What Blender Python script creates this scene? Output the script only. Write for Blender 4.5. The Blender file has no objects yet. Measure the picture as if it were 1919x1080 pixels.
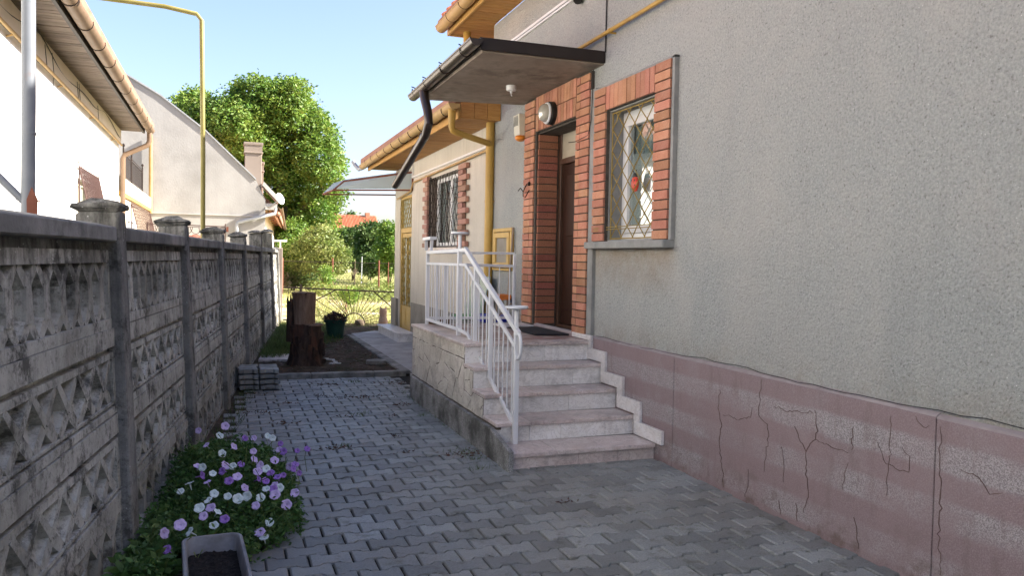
import bpy, math, random
import numpy as np
from mathutils import Matrix, Vector, noise as mnoise
R = math.radians
random.seed(7); rng = np.random.default_rng(7)
S = bpy.context.scene; COL = S.collection

# ------------------------------------------------------------------ camera
YAW, PITCH, ROLL, FPX = 0.340567390, -0.0355635463, 0.0184473118, 1513.66188
CAM = Vector((0, 0, 1.5))
def _axes():
    cy, sy = math.cos(YAW), math.sin(YAW)
    f = Vector((sy*math.cos(PITCH), cy*math.cos(PITCH), math.sin(PITCH)))
    r = Vector((cy, -sy, 0)); u = r.cross(f)
    return (r*math.cos(ROLL)+u*math.sin(ROLL), -r*math.sin(ROLL)+u*math.cos(ROLL), f)
AR, AU, AF = _axes()
cd = bpy.data.cameras.new('camera'); cam = bpy.data.objects.new('camera', cd); COL.objects.link(cam)
m3 = Matrix((AR, AU, -AF)).transposed()
cam.matrix_world = Matrix.Translation(CAM) @ m3.to_4x4()
cd.sensor_width = 36; cd.lens = FPX/1919*36; cd.clip_start = .05; cd.clip_end = 600
S.camera = cam
def at(u, v, ax, c):
    """world point on the plane (axis ax = c) seen at survey position u, v"""
    d = AR*((u-959.5)/FPX) + AU*((540-v)/FPX) + AF
    return CAM + d*((c-CAM[ax])/d[ax])

# ------------------------------------------------------------------ world, sun, exposure
SUN_EL, SUN_AZ = R(33), R(102)          # azimuth clockwise from +Y
w = bpy.data.worlds.new("World"); S.world = w; w.use_nodes = True
nt = w.node_tree; bg = nt.nodes['Background']
sky = nt.nodes.new('ShaderNodeTexSky'); sky.sky_type = 'NISHITA'; sky.sun_disc = False
sky.sun_elevation = SUN_EL; sky.sun_rotation = SUN_AZ
sky.air_density = 1.0; sky.dust_density = 2.2; sky.ozone_density = 3.0; sky.altitude = 100
tint = nt.nodes.new('ShaderNodeMixRGB'); tint.blend_type = 'MULTIPLY'; tint.inputs[0].default_value = 1; tint.inputs[2].default_value = (1, .895, .91, 1)   # hazy summer sky, less green than the model's
nt.links.new(sky.outputs[0], tint.inputs[1]); nt.links.new(tint.outputs[0], bg.inputs[0]); bg.inputs[1].default_value = .081
sl = bpy.data.lights.new('sun', 'SUN'); sl.energy = 4.8; sl.angle = R(.6); sl.color = (1, .93, .82)
so = bpy.data.objects.new('sun', sl); COL.objects.link(so)
sd = Vector((math.sin(SUN_AZ)*math.cos(SUN_EL), math.cos(SUN_AZ)*math.cos(SUN_EL), math.sin(SUN_EL)))
so.rotation_euler = sd.to_track_quat('Z', 'Y').to_euler(); so.location = sd*60
S.view_settings.view_transform = 'Standard'; S.view_settings.look = 'None'
S.view_settings.exposure = 2.28; S.view_settings.gamma = 1; S.view_settings.use_curve_mapping = False

# ------------------------------------------------------------------ material helpers
class NB:
    def __init__(s, name, rough=.85, spec=.3, metal=0.):
        s.m = bpy.data.materials.new(name); s.m.use_nodes = True
        s.t = s.m.node_tree; s.b = s.t.nodes['Principled BSDF']
        s.b.inputs['Roughness'].default_value = rough
        s.b.inputs['Specular IOR Level'].default_value = spec
        s.b.inputs['Metallic'].default_value = metal
        s.g = s.t.nodes.new('ShaderNodeNewGeometry'); s.pos = s.g.outputs['Position']
        s.bn = None
    def n(s, k): return s.t.nodes.new('ShaderNode'+k)
    def l(s, a, b): s.t.links.new(a, b)
    def objpos(s):
        c = s.n('TexCoord'); s.pos = c.outputs['Object']; return s
    def vec(s, sc=(1, 1, 1), rot=(0, 0, 0)):
        q = s.n('Mapping'); q.inputs['Scale'].default_value = sc; q.inputs['Rotation'].default_value = rot
        s.l(s.pos, q.inputs[0]); return q.outputs[0]
    def noise(s, scale, detail=4, rough=.55, dist=0, sc=None, rot=(0, 0, 0)):
        q = s.n('TexNoise'); q.inputs['Scale'].default_value = scale; q.inputs['Detail'].default_value = detail
        q.inputs['Roughness'].default_value = rough; q.inputs['Distortion'].default_value = dist
        s.l(s.vec(sc, rot) if sc else s.pos, q.inputs['Vector']); return q.outputs['Fac']
    def voro(s, scale, feat='F1', out='Distance', sc=None):
        q = s.n('TexVoronoi'); q.feature = feat; q.inputs['Scale'].default_value = scale
        s.l(s.vec(sc) if sc else s.pos, q.inputs['Vector']); return q.outputs[out]
    def ramp(s, f, stops):
        q = s.n('ValToRGB'); e = q.color_ramp.elements
        while len(e) < len(stops): e.new(.5)
        for i, (p, c) in enumerate(stops):
            e[i].position = p; e[i].color = (*c, 1) if not isinstance(c, (int, float)) else (c, c, c, 1)
        s.l(f, q.inputs[0]); return q.outputs[0]
    def cols(s, f, cs, lo=.3, hi=.7):
        k = len(cs); return s.ramp(f, [(lo+(hi-lo)*i/max(1, k-1), c) for i, c in enumerate(cs)])
    def mix(s, f, a, b, mode='MIX'):
        q = s.n('MixRGB'); q.blend_type = mode
        for i, x in ((0, f), (1, a), (2, b)):
            if isinstance(x, (int, float)): q.inputs[i].default_value = x if i == 0 else (x, x, x, 1)
            elif isinstance(x, tuple): q.inputs[i].default_value = (*x, 1)
            else: s.l(x, q.inputs[i])
        return q.outputs[0]
    def math(s, op, a, b=0., c=None, clamp=False):
        q = s.n('Math'); q.operation = op; q.use_clamp = clamp
        for i, x in ((0, a), (1, b), (2, c)):
            if x is None: continue
            if isinstance(x, (int, float)): q.inputs[i].default_value = x
            else: s.l(x, q.inputs[i])
        return q.outputs[0]
    def xyz(s):
        q = s.n('SeparateXYZ'); s.l(s.pos, q.inputs[0]); return q.outputs
    def band(s, v, a, b, c, d):
        """1 between b and c, falling to 0 at a and d"""
        x = s.math('DIVIDE', s.math('SUBTRACT', v, a), b-a, clamp=True)
        y = s.math('DIVIDE', s.math('SUBTRACT', d, v), d-c, clamp=True)
        return s.math('MULTIPLY', x, y)
    def rand(s, col, amt, hue=0):
        oi = s.n('ObjectInfo')
        f = s.math('FRACT', s.math('ADD', oi.outputs['Random'], s.math('MULTIPLY', s.g.outputs['Random Per Island'], 3.77)))
        v = s.math('ADD', s.math('MULTIPLY', f, 2*amt), 1-amt)
        q = s.n('HueSaturation'); s.l(v, q.inputs['Value']); s.l(col, q.inputs['Color'])
        if hue: s.l(s.math('ADD', s.math('MULTIPLY', s.math('FRACT', s.math('MULTIPLY', f, 7.13)), 2*hue), .5-hue), q.inputs['Hue'])
        return q.outputs[0]
    def base(s, c):
        if isinstance(c, tuple): s.b.inputs['Base Color'].default_value = (*c, 1)
        else: s.l(c, s.b.inputs['Base Color'])
        return s
    def bump(s, h, strength=.5, dist=.005):
        q = s.n('Bump'); q.inputs['Strength'].default_value = strength; q.inputs['Distance'].default_value = dist
        s.l(h, q.inputs['Height'])
        if s.bn: s.l(s.bn, q.inputs['Normal'])
        s.bn = q.outputs[0]; s.l(s.bn, s.b.inputs['Normal']); return s
def simple(name, cs, scale=4, rough=.8, bump=.3, bscale=80, bdist=.003, spec=.3, metal=0, rand=0, sc=None, detail=5, hue=0, dirt=None):
    k = NB(name, rough, spec, metal)
    c = k.cols(k.noise(scale, detail, .6, .3, sc), cs) if len(cs) > 1 else k.cols(k.noise(scale), [cs[0], cs[0]])
    if dirt: c = k.mix(k.ramp(k.noise(dirt[0], 6, .65), [(dirt[1], 0.), (min(1, dirt[1]+.18), dirt[3])]), c, dirt[2])
    if rand: c = k.rand(c, rand, hue)
    k.base(c)
    if bump: k.bump(k.noise(bscale, 3, .6), bump, bdist)
    return k.m
MT = {}
def leafmat(name, cs, tr=.35):
    k = NB(name, .55, .35)
    c = k.cols(k.noise(1.6, 4, .65), cs, .34, .66)
    c = k.rand(c, .30, .02); k.base(c)
    t = k.n('BsdfTranslucent'); k.l(c, t.inputs['Color'])
    mx = k.n('MixShader'); mx.inputs[0].default_value = tr
    k.l(k.b.outputs[0], mx.inputs[1]); k.l(t.outputs[0], mx.inputs[2])
    k.l(mx.outputs[0], k.t.nodes['Material Output'].inputs[0]); return k.m

# pebbledash render of the big house
k = NB('pebbledash', .93, .15); X = k.xyz()
c = k.cols(k.noise(.55, 3), [(.305, .325, .32), (.345, .36, .35), (.38, .39, .37)])
c = k.mix(.5, c, k.cols(k.noise(70, 4, .7), [(.165, .175, .175), (.37, .385, .375), (.56, .575, .56)], .25, .75))
pit = k.ramp(k.noise(62, 3, .6), [(.60, 0.), (.70, .7)])
c = k.mix(pit, c, (.115, .115, .11))
v = k.voro(30); c = k.mix(k.ramp(v, [(.045, .9), (.075, 0.)]), c, (.85, .86, .88))
st = k.math('MULTIPLY', k.band(X[2], .7, .80, .82, 1.02), k.ramp(k.noise(5, 6, .7), [(.40, 0.), (.66, .55)]))
c = k.mix(st, c, (.22, .175, .125))
st = k.math('MULTIPLY', k.math('MULTIPLY', k.band(X[2], 1.2, 1.56, 1.61, 1.63), k.band(X[1], 5.1, 5.25, 6.5, 6.6)), k.ramp(k.noise(6, 6, .7), [(.3, .2), (.62, .85)]))
c = k.mix(st, c, (.22, .165, .11))
c = k.mix(k.ramp(k.noise(1.3, 4, .6, 0, (4, 4, .35)), [(.5, 0.), (.78, .3)]), c, (.27, .275, .27))
c = k.mix(k.ramp(k.noise(.9, 5, .62, .6), [(.44, 0.), (.62, .35)]), c, (.47, .45, .42))
k.base(c); h = k.math('ADD', k.noise(75, 4, .65), k.math('MULTIPLY', k.noise(30, 3), 1.1))
k.bump(h, 1., .013); MT['dash'] = k.m
# smoother beige render of the rear wing
k = NB('beige_render', .9, .15)
c = k.cols(k.noise(1.2, 4), [(.52, .48, .41), (.59, .55, .48), (.64, .60, .52)])
c = k.mix(.35, c, k.cols(k.noise(90, 4, .7), [(.36, .33, .28), (.68, .63, .55)]))
c = k.mix(k.ramp(k.noise(2.2, 4, .6, 0, (3, 3, .35)), [(.5, 0.), (.75, .35)]), c, (.33, .29, .23))
k.base(c).bump(k.noise(85, 4, .65), .8, .006); MT['beige'] = k.m
# pink terrazzo plinth: bands ground smooth against bands left rough
k = NB('pink_terrazzo', .8, .3); X = k.xyz()
zz = k.math('ADD', X[2], k.math('MULTIPLY', k.noise(3, 2), .02))
bandf = k.ramp(k.math('PINGPONG', k.math('MULTIPLY', zz, 3.85), .5), [(.20, 0.), (.30, 1.)])
cr = k.mix(k.ramp(k.noise(190, 2, .5), [(.40, 0.), (.60, 1.)]), (.20, .18, .19), (.39, .365, .375))
cs_ = k.mix(k.ramp(k.noise(160, 2, .5), [(.4, 0.), (.7, 1.)]), (.215, .16, .17), (.285, .228, .24))
bandf = k.math('MULTIPLY', bandf, k.ramp(k.noise(1.5, 4, .6, 0, (1, 1, 1.6)), [(.40, .25), (.58, 1.)]))
bandf = k.math('ADD', bandf, k.ramp(k.noise(2.6, 5, .65), [(.52, 0.), (.66, .35)]), clamp=True)
c = k.mix(bandf, cs_, cr)
c = k.mix(k.ramp(k.noise(5, 6, .7, 0, (2, 2, .5)), [(.54, 0.), (.68, .35)]), c, (.15, .105, .10))
c = k.mix(k.ramp(k.noise(2.2, 5, .6), [(.38, 0.), (.7, .5)]), c, (.27, .20, .21))
c = k.mix(k.math('MULTIPLY', k.ramp(k.noise(7, 6, .75), [(.5, 0.), (.66, .8)]), k.band(X[2], -.1, 0., .1, .3)), c, (.14, .10, .09))
k.base(c).bump(k.noise(190, 2), .55, .003); MT['pink'] = k.m
k = NB('ledge_render', .9); k.base(k.cols(k.noise(9, 5), [(.25, .21, .215), (.34, .30, .30)])).bump(k.noise(60), .4, .004); MT['ledge'] = k.m
# terrazzo apron of the steps, rough with dark moss
k = NB('grey_terrazzo', .9)
c = k.mix(k.ramp(k.noise(150, 2), [(.40, 0.), (.62, 1.)]), (.16, .16, .16), (.46, .46, .45))
c = k.mix(k.ramp(k.noise(2.6, 7, .7), [(.44, 0.), (.62, .85)]), c, (.055, .055, .05))
k.base(c).bump(k.noise(150, 2), .6, .003); MT['apron'] = k.m
# precast fence concrete with lichen, rain streaks and grime
def fencemat(name, lt, dk, grime):
    k = NB(name, .95, .15); X = k.xyz()
    c = k.cols(k.noise(2.4, 7, .72), [dk, tuple((a+b)/2 for a, b in zip(lt, dk)), lt], .27, .63)
    c = k.mix(k.ramp(k.noise(3.2, 6, .7, 0, (3.2, 3.2, .32)), [(.44, 0.), (.62, .7)]), c, lt)
    c = k.mix(k.ramp(k.noise(26, 5, .75), [(.52, 0.), (.68, .7)]), c, dk)
    c = k.mix(k.ramp(k.noise(4.4, 7, .78), [(.52, 0.), (.62, .85)]), c, (.05, .05, .044))
    c = k.mix(k.ramp(k.noise(1.4, 4, .6), [(.48, 0.), (.68, .45)]), c, (.115, .105, .07))
    gz = k.math('MULTIPLY', k.band(X[2], grime[0], grime[1], 3., 4.), k.ramp(k.noise(5, 6, .7, 0, (3, 3, .5)), [(.36, 0.), (.60, .9)]))
    c = k.mix(gz, c, (.035, .035, .033))
    lo = k.math('MULTIPLY', k.band(X[2], -.5, -.1, .05, .45), k.ramp(k.noise(5, 5), [(.3, .1), (.6, .6)]))
    c = k.mix(lo, c, (.17, .145, .115))
    c = k.mix(k.ramp(k.voro(24), [(.06, .7), (.10, 0.)]), c, (.55, .56, .54))
    k.base(c); k.bump(k.noise(55, 5, .75), .8, .006); k.bump(k.noise(9, 3), .4, .01); return k.m
MT['fence'] = fencemat('weathered_concrete', (.52, .515, .47), (.12, .12, .105), (1.1, 1.6))
MT['post'] = fencemat('dark_post_concrete', (.29, .285, .27), (.10, .10, .095), (.9, 1.7))
MT['cope'] = simple('coping_concrete', [(.09, .09, .085), (.17, .168, .158), (.30, .295, .28)], 2.6, .95, .8, 60, .005, detail=8, dirt=(6, .52, (.06, .06, .055), .7))
# concrete pavers
k = NB('paver_concrete', .55, .5)
c = k.cols(k.noise(2.0, 5, .6), [(.165, .18, .168), (.215, .235, .225), (.27, .295, .288)])
c = k.mix(.4, c, k.cols(k.noise(120, 3, .7), [(.10, .10, .10), (.40, .41, .42)]))
c = k.mix(k.ramp(k.noise(1.1, 4, .6), [(.45, 0.), (.72, .55)]), c, (.19, .17, .14))
c = k.mix(k.ramp(k.noise(9, 6, .75), [(.55, 0.), (.66, .45)]), c, (.12, .11, .10))
c = k.mix(k.ramp(k.noise(4.5, 7, .78), [(.56, 0.), (.64, .5)]), c, (.085, .09, .06))
X = k.xyz(); c = k.mix(k.math('MULTIPLY', k.band(X[0], -2, -1, .2, .75), .55), c, (.17, .145, .115))
c = k.rand(c, .27, .012)
X = k.xyz()
k.base(c).bump(k.noise(140, 3), .5, .002); k.bump(k.noise(14, 3), .45, .005); MT['paver'] = k.m
MT['sand'] = simple('joint_dirt', [(.014, .013, .010), (.034, .029, .022)], 14, .97, .5, 90, .006)
# marble
def marble(name, a, b, vein, dirt, sc=3.):
    k = NB(name, .35, .45)
    c = k.cols(k.noise(sc, 5, .6, 1.2), [a, b, a], .3, .7)
    c = k.mix(k.ramp(k.noise(sc*1.3, 5, .7, 2.2, (1, 1, 1.6), (.4, .7, .5)), [(.47, 0.), (.50, .8), (.53, 0.)]), c, vein)
    c = k.rand(c, .10, .01)
    c = k.mix(k.ramp(k.noise(3.4, 7, .72), [(.50, 0.), (.68, dirt)]), c, (.10, .085, .075))
    k.base(c).bump(k.noise(40, 3), .08, .002); return k.m
MT['mar_w'] = marble('white_marble', (.84, .83, .83), (.77, .75, .73), (.52, .50, .49), .4, 4.5)
MT['mar_p'] = marble('pink_marble', (.70, .635, .61), (.58, .49, .46), (.38, .31, .29), .55, 4.)
MT['mar_c'] = marble('cream_marble_cladding', (.74, .71, .65), (.60, .57, .52), (.38, .33, .28), .6, 2.6)
MT['mar_s'] = marble('stringer_marble', (.76, .76, .78), (.68, .65, .64), (.5, .48, .48), .15)
MT['joint'] = simple('joint_mortar', [(.07, .055, .045), (.16, .135, .11)], 7, .95, .4, 60)
MT['crack'] = simple('crack_dark', [(.05, .035, .03), (.09, .065, .055)], 20, .95)
MT['crack_r'] = simple('crack_rusty', [(.085, .055, .05), (.14, .09, .085)], 20, .95)
# floor of the porch: broken-tile mosaic
k = NB('porch_mosaic', .5, .4)
q = k.voro(9, 'F1', 'Color'); s_ = k.n('SeparateColor'); k.l(q, s_.inputs[0])
c = k.cols(s_.outputs[0], [(.22, .12, .10), (.38, .28, .25), (.50, .46, .43), (.30, .17, .15)], .0, 1.)
c = k.mix(k.ramp(k.voro(9, 'DISTANCE_TO_EDGE'), [(.03, 1.), (.06, 0.)]), c, (.28, .26, .25)); k.base(c); MT['mosaic'] = k.m
# brick
def brickmat(name, cs, rnd=.2):
    k = NB(name, .85, .25)
    c = k.cols(k.noise(9, 5, .6), [(t[0]*.80, t[1]*.86, t[2]*.92) for t in cs]); c = k.mix(.3, c, k.cols(k.noise(110, 3, .7), [(.14, .05, .03), (.62, .30, .2)]))
    c = k.rand(c, rnd, .012)
    k.base(c).bump(k.noise(110, 3), .35, .002); return k.m
MT['brick'] = brickmat('orange_brick', [(.46, .185, .105), (.55, .24, .14), (.60, .30, .19)])
MT['brick_d'] = brickmat('brown_brick', [(.30, .10, .06), (.36, .13, .08)], .15)
MT['brick_p'] = brickmat('salmon_brick', [(.40, .22, .16), (.46, .27, .20)])
MT['mortar'] = simple('grey_mortar', [(.20, .205, .20), (.30, .30, .29)], 8, .95, .5, 70, .004)
MT['mortar_d'] = simple('dark_mortar', [(.05, .042, .036), (.10, .085, .07)], 20, .95, .5, 70, .004)
def wood(name, cs, sc=(1, 14, 14), rough=.6, rand=.1):
    k = NB(name, rough, .3); c = k.cols(k.noise(3, 6, .65, .6, sc), cs); c = k.rand(c, rand, .004)
    k.base(c).bump(k.noise(6, 5, .6, .5, sc), .25, .003); return k.m
MT['soffit'] = wood('varnished_board', [(.27, .125, .03), (.40, .20, .055), (.47, .25, .08)], (2, 22, 14))
MT['fascia'] = wood('ochre_board', [(.40, .22, .06), (.54, .32, .10)], (14, 1.5, 14))
MT['grey_board'] = wood('weathered_soffit_board', [(.075, .058, .048), (.16, .125, .10), (.22, .175, .145)], (2, 20, 14), .85, .22)
MT['rose_board'] = wood('rose_soffit_board', [(.30, .13, .08), (.42, .2, .13)], (2, 8, 8))
MT['ochre'] = simple('ochre_painted_metal', [(.43, .265, .055), (.50, .32, .085)], 4, .45, .1, 30, dirt=(3, .58, (.16, .10, .05), .5))
MT['ochre_g'] = simple('ochre_gutter', [(.38, .24, .085), (.47, .31, .13)], 3, .5, .15, 30, dirt=(3.5, .52, (.20, .12, .06), .6))
MT['tan_g'] = simple('tan_gutter', [(.13, .085, .052), (.18, .118, .075)], 3, .6, .15, 30, dirt=(3.5, .52, (.18, .12, .08), .6))
MT['ochre_w'] = simple('ochre_door_paint', [(.47, .30, .08), (.56, .38, .13)], 5, .5, .1, 40)
MT['brownmetal'] = simple('dark_brown_metal', [(.022, .016, .013), (.035, .025, .02)], 5, .3, .06, 20, spec=.6)
MT['fasc_d'] = simple('dark_fascia_sheet', [(.017, .013, .012), (.026, .020, .018)], 4, .6, .1, 30)
MT['canopy'] = simple('stained_concrete_soffit', [(.22, .18, .145), (.32, .265, .215), (.40, .34, .28)], 2.2, .95, .8, 70, .007, dirt=(2.2, .5, (.10, .08, .065), .75), sc=(1, 1, 1), detail=7)
MT['whitep'] = simple('white_paint', [(.62, .64, .68), (.72, .74, .78)], 3, .4, .05, 40, spec=.45, dirt=(9, .60, (.30, .20, .14), .5))
MT['pvc'] = simple('white_plastic', [(.66, .67, .68), (.74, .74, .74)], 3, .35, 0)
MT['door'] = simple('dark_brown_door', [(.022, .010, .007), (.042, .018, .012)], 3, .4, .15, 20, sc=(12, 12, 1))
MT['doorfr'] = simple('brown_door_frame', [(.055, .028, .018), (.085, .045, .03)], 3, .45, .15, 20, sc=(12, 12, 1))
MT['transom'] = simple('beige_panel', [(.36, .32, .25), (.42, .38, .30)], 3, .7)
MT['rubber'] = simple('black_rubber_mat', [(.02, .02, .023), (.035, .035, .04)], 30, .85, .6, 120)
MT['grille'] = simple('ochre_iron', [(.25, .17, .035), (.33, .24, .07)], 12, .55, .2, 40)
MT['iron'] = simple('rusty_dark_iron', [(.012, .008, .006), (.028, .016, .012)], 14, .8, .3, 60)
MT['rust'] = simple('rust_red_iron', [(.13, .045, .028), (.19, .07, .045)], 8, .8, .3, 60)
MT['rose'] = simple('rose_painted_iron', [(.05, .026, .022), (.07, .036, .03)], 6, .7, .1)
MT['steel'] = simple('grey_galvanised', [(.30, .32, .34), (.38, .40, .42)], 6, .5, .1, 30, dirt=(5, .62, (.25, .10, .05), .7))
MT['pole'] = simple('dull_blue_grey_steel', [(.13, .145, .17), (.17, .185, .21)], 6, .55, .1, 30, dirt=(5, .64, (.20, .09, .05), .6))
MT['gas'] = simple('faded_yellow_pipe', [(.17, .145, .03), (.23, .20, .07)], 6, .55, .1, 40, dirt=(8, .58, (.28, .17, .06), .7))
MT['cable'] = simple('black_cable', [(.02, .02, .02), (.03, .03, .03)], 9, .6, 0)
k = NB('white_limewash', .9, .15); X = k.xyz()
k.base(k.cols(k.noise(2, 4), [(.76, .75, .72), (.84, .83, .81)])).bump(k.noise(40, 3), .3, .004); MT['lime'] = k.m
k = NB('patched_white_gable', .92, .15)
c = k.cols(k.noise(.8, 6, .65), [(.25, .245, .235), (.32, .315, .305), (.36, .355, .345)], .28, .66)
c = k.mix(k.ramp(k.noise(.9, 5, .65, 0, (3, 3, .3)), [(.46, 0.), (.72, .4)]), c, (.27, .26, .25))
k.base(c).bump(k.noise(20, 4), .4, .01); MT['gable'] = k.m
MT['gable_g'] = simple('grey_edge_render', [(.36, .34, .33), (.46, .45, .44)], 2, .9, .4, 30)
MT['cream'] = simple('cream_render', [(.64, .56, .42), (.74, .66, .52)], 2, .9, .2, 40)
MT['pinkish'] = simple('pinkish_brown_render', [(.22, .18, .15), (.26, .215, .18)], 2, .9, .2, 40)
MT['grey_plinth'] = simple('grey_brown_plinth', [(.20, .18, .155), (.27, .25, .215), (.31, .285, .25)], 3, .93, .6, 80, .005)
k = NB('orange_rooftiles', .8); X = k.xyz()
c = k.cols(k.noise(3, 4), [(.36, .115, .055), (.46, .17, .09)]); k.base(k.rand(c, .12)); MT['tile'] = k.m
MT['tile_d'] = simple('old_roof_tiles', [(.26, .13, .09), (.36, .2, .14)], 5, .9, .5, 20, .02, rand=.15)
# soil, path, garden
k = NB('garden_ground', .97, .1); X = k.xyz()
gr = k.cols(k.noise(.9, 5, .65), [(.16, .18, .05), (.25, .25, .09), (.34, .30, .14)])
sn = k.cols(k.noise(2.5, 5), [(.38, .30, .24), (.46, .38, .31)])
c = k.mix(k.ramp(k.noise(.33, 5, .6), [(.46, 0.), (.58, .85)]), gr, sn)
c = k.mix(k.band(X[1], 30., 36., 600., 700.), c, gr)
k.base(c).bump(k.noise(9, 5), .7, .05); MT['garden'] = k.m
k = NB('dark_soil', .98, .1)
c = k.cols(k.noise(5, 7, .72), [(.035, .026, .018), (.08, .06, .043), (.14, .11, .08)], .3, .7)
c = k.mix(k.ramp(k.noise(2.4, 5, .7), [(.50, 0.), (.60, .6)]), c, (.035, .045, .015))
k.base(c).bump(k.noise(22, 6, .7), 1., .03); MT['soil'] = k.m
k = NB('path_concrete', .9, .2)
c = k.cols(k.noise(2, 6, .65), [(.30, .29, .28), (.40, .395, .39), (.48, .475, .47)])
c = k.mix(k.ramp(k.noise(5, 6, .7), [(.5, 0.), (.7, .5)]), c, (.13, .115, .10)); c = k.rand(c, .08)
k.base(c).bump(k.noise(60, 4), .5, .003); MT['path'] = k.m
MT['kerb'] = simple('kerb_concrete', [(.20, .195, .175), (.34, .335, .31)], 5, .92, .6, 60, .004, dirt=(4, .45, (.05, .048, .042), .75))
MT['bark'] = None
k = NB('stump_bark', .95, .15)
c = k.cols(k.noise(5, 7, .7, 1., (2.2, 2.2, .45)), [(.022, .014, .011), (.07, .045, .034), (.15, .10, .075)], .28, .72)
c = k.mix(k.ramp(k.noise(3, 4, .6, .5, (2, 2, .4)), [(.60, 0.), (.70, .6)]), c, (.17, .08, .05))
k.base(c).bump(k.noise(7, 6, .7, .8, (2.2, 2.2, .5)), 1., .05); MT['bark'] = k.m
k = NB('cut_wood', .9, .2)
k.base(k.cols(k.noise(5, 6, .65, .8, (3, 3, .35)), [(.08, .045, .03), (.21, .135, .09), (.32, .22, .155)])).bump(k.noise(9, 5, .6, .5, (3, 3, .4)), .8, .015); MT['cutwood'] = k.m
MT['trunk'] = simple('tree_bark', [(.07, .05, .035), (.14, .11, .08)], 6, .95, .8, 20, .02)
MT['trough'] = simple('grey_plastic_trough', [(.20, .19, .195), (.29, .28, .285), (.34, .33, .33)], 5, .7, .3, 60, dirt=(5, .52, (.10, .085, .08), .6))
MT['potsoil'] = simple('potting_soil', [(.008, .006, .006), (.022, .017, .014), (.05, .04, .032)], 60, .98, 1., 110, .012, detail=6)
MT['greenpot'] = simple('green_plastic', [(.012, .045, .03), (.02, .065, .045)], 4, .5, .1)
MT['glass_g'] = simple('green_glass_sheet', [(.22, .31, .27), (.28, .37, .33)], 2, .12, 0, spec=.6)
MT['blue'] = simple('blue_plastic', [(.012, .02, .30), (.02, .035, .42)], 4, .35, 0)
MT['green_p'] = simple('bright_green_plastic', [(.02, .20, .05), (.03, .26, .08)], 4, .4, 0)
MT['orange_p'] = simple('orange_plastic', [(.62, .16, .03), (.72, .22, .05)], 4, .4, 0)
MT['brown_p'] = simple('brown_wicker', [(.08, .045, .025), (.16, .09, .05)], 30, .8, .6, 90)
MT['woodstick'] = simple('worn_wood_stick', [(.26, .19, .13), (.38, .29, .21)], 5, .8)
MT['cat'] = simple('tan_stone', [(.42, .27, .19), (.58, .42, .32)], 9, .9, .4, 60)
MT['alarm'] = simple('cream_plastic', [(.58, .56, .47), (.64, .62, .53)], 3, .5, 0)
MT['amber'] = simple('amber_lens', [(.72, .22, .03), (.82, .3, .05)], 3, .25, 0)
MT['black'] = simple('black_plastic', [(.012, .012, .012), (.02, .02, .02)], 3, .4, 0)
MT['red'] = simple('red_enamel', [(.55, .05, .03), (.68, .09, .05)], 6, .3, 0)
MT['white_st'] = simple('white_stone', [(.5, .48, .46), (.64, .62, .6)], 9, .8)
MT['teal'] = simple('grey_teal_curtain', [(.38, .44, .44), (.50, .56, .55)], 4, .9, .3, 30, sc=(1, 9, .4))
MT['dark'] = simple('unlit_room', [(.02, .018, .016), (.035, .03, .028)], 2, .95, 0)
MT['curtain'] = simple('lace_curtain', [(.74, .74, .72), (.84, .84, .82)], 5, .9, .4, 40, sc=(1, 9, .4))
k = NB('lamp_glass', .15, .5); k.b.inputs['Transmission Weight'].default_value = .35; k.base((.55, .53, .46)); MT['lampglass'] = k.m
def glassmat(name, tint, fr=.2, rough=.02):
    k = NB(name, rough, .5)
    t = k.n('BsdfTransparent'); t.inputs[0].default_value = (*tint, 1)
    g = k.n('BsdfGlossy'); g.inputs['Roughness'].default_value = rough
    lw = k.n('Fresnel'); lw.inputs[0].default_value = 1.6
    f = k.math('MULTIPLY', k.math('ADD', k.math('MULTIPLY', lw.outputs[0], 1.3), fr, clamp=True), k.math('SUBTRACT', 1., k.g.outputs['Backfacing']))
    mx = k.n('MixShader'); k.l(f, mx.inputs[0]); k.l(t.outputs[0], mx.inputs[1]); k.l(g.outputs[0], mx.inputs[2])
    k.l(mx.outputs[0], k.t.nodes['Material Output'].inputs[0]); return k.m
MT['glass'] = glassmat('window_glass', (.75, .8, .8), .12)
MT['frost'] = simple('milky_door_glass', [(.52, .62, .58), (.62, .70, .66)], 4, .25, 0, spec=.6)
k = NB('corrugated_plastic', .4, .4); k.base((.50, .56, .58)); t = k.n('BsdfTranslucent'); t.inputs[0].default_value = (.6, .68, .70, 1)
mx = k.n('MixShader'); mx.inputs[0].default_value = .5; k.l(k.b.outputs[0], mx.inputs[1]); k.l(t.outputs[0], mx.inputs[2]); k.l(mx.outputs[0], k.t.nodes['Material Output'].inputs[0]); MT['polycarb'] = k.m
MT['leaf'] = leafmat('walnut_leaf', [(.07, .145, .02), (.125, .215, .03), (.20, .275, .045)])
MT['leaf_d'] = leafmat('dark_shrub_leaf', [(.035, .08, .018), (.07, .125, .028), (.12, .17, .045)])
MT['leaf_y'] = leafmat('yellow_green_leaf', [(.10, .15, .03), (.17, .21, .05), (.24, .26, .09)])
MT['leaf_p'] = leafmat('petunia_leaf', [(.05, .11, .028), (.085, .165, .04), (.14, .23, .07)], .25)
MT['leaf_b'] = leafmat('brown_dry_leaf', [(.05, .025, .015), (.10, .05, .03), (.14, .08, .05)], .1)
MT['grass'] = leafmat('grass_blade', [(.07, .12, .02), (.14, .20, .05), (.24, .28, .10)], .3)
MT['grass_y'] = leafmat('sunburnt_grass', [(.17, .21, .05), (.27, .28, .10), (.40, .35, .18)], .3)
MT['grass_d'] = leafmat('shade_grass', [(.05, .09, .02), (.08, .13, .03), (.13, .18, .06)], .25)
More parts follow.
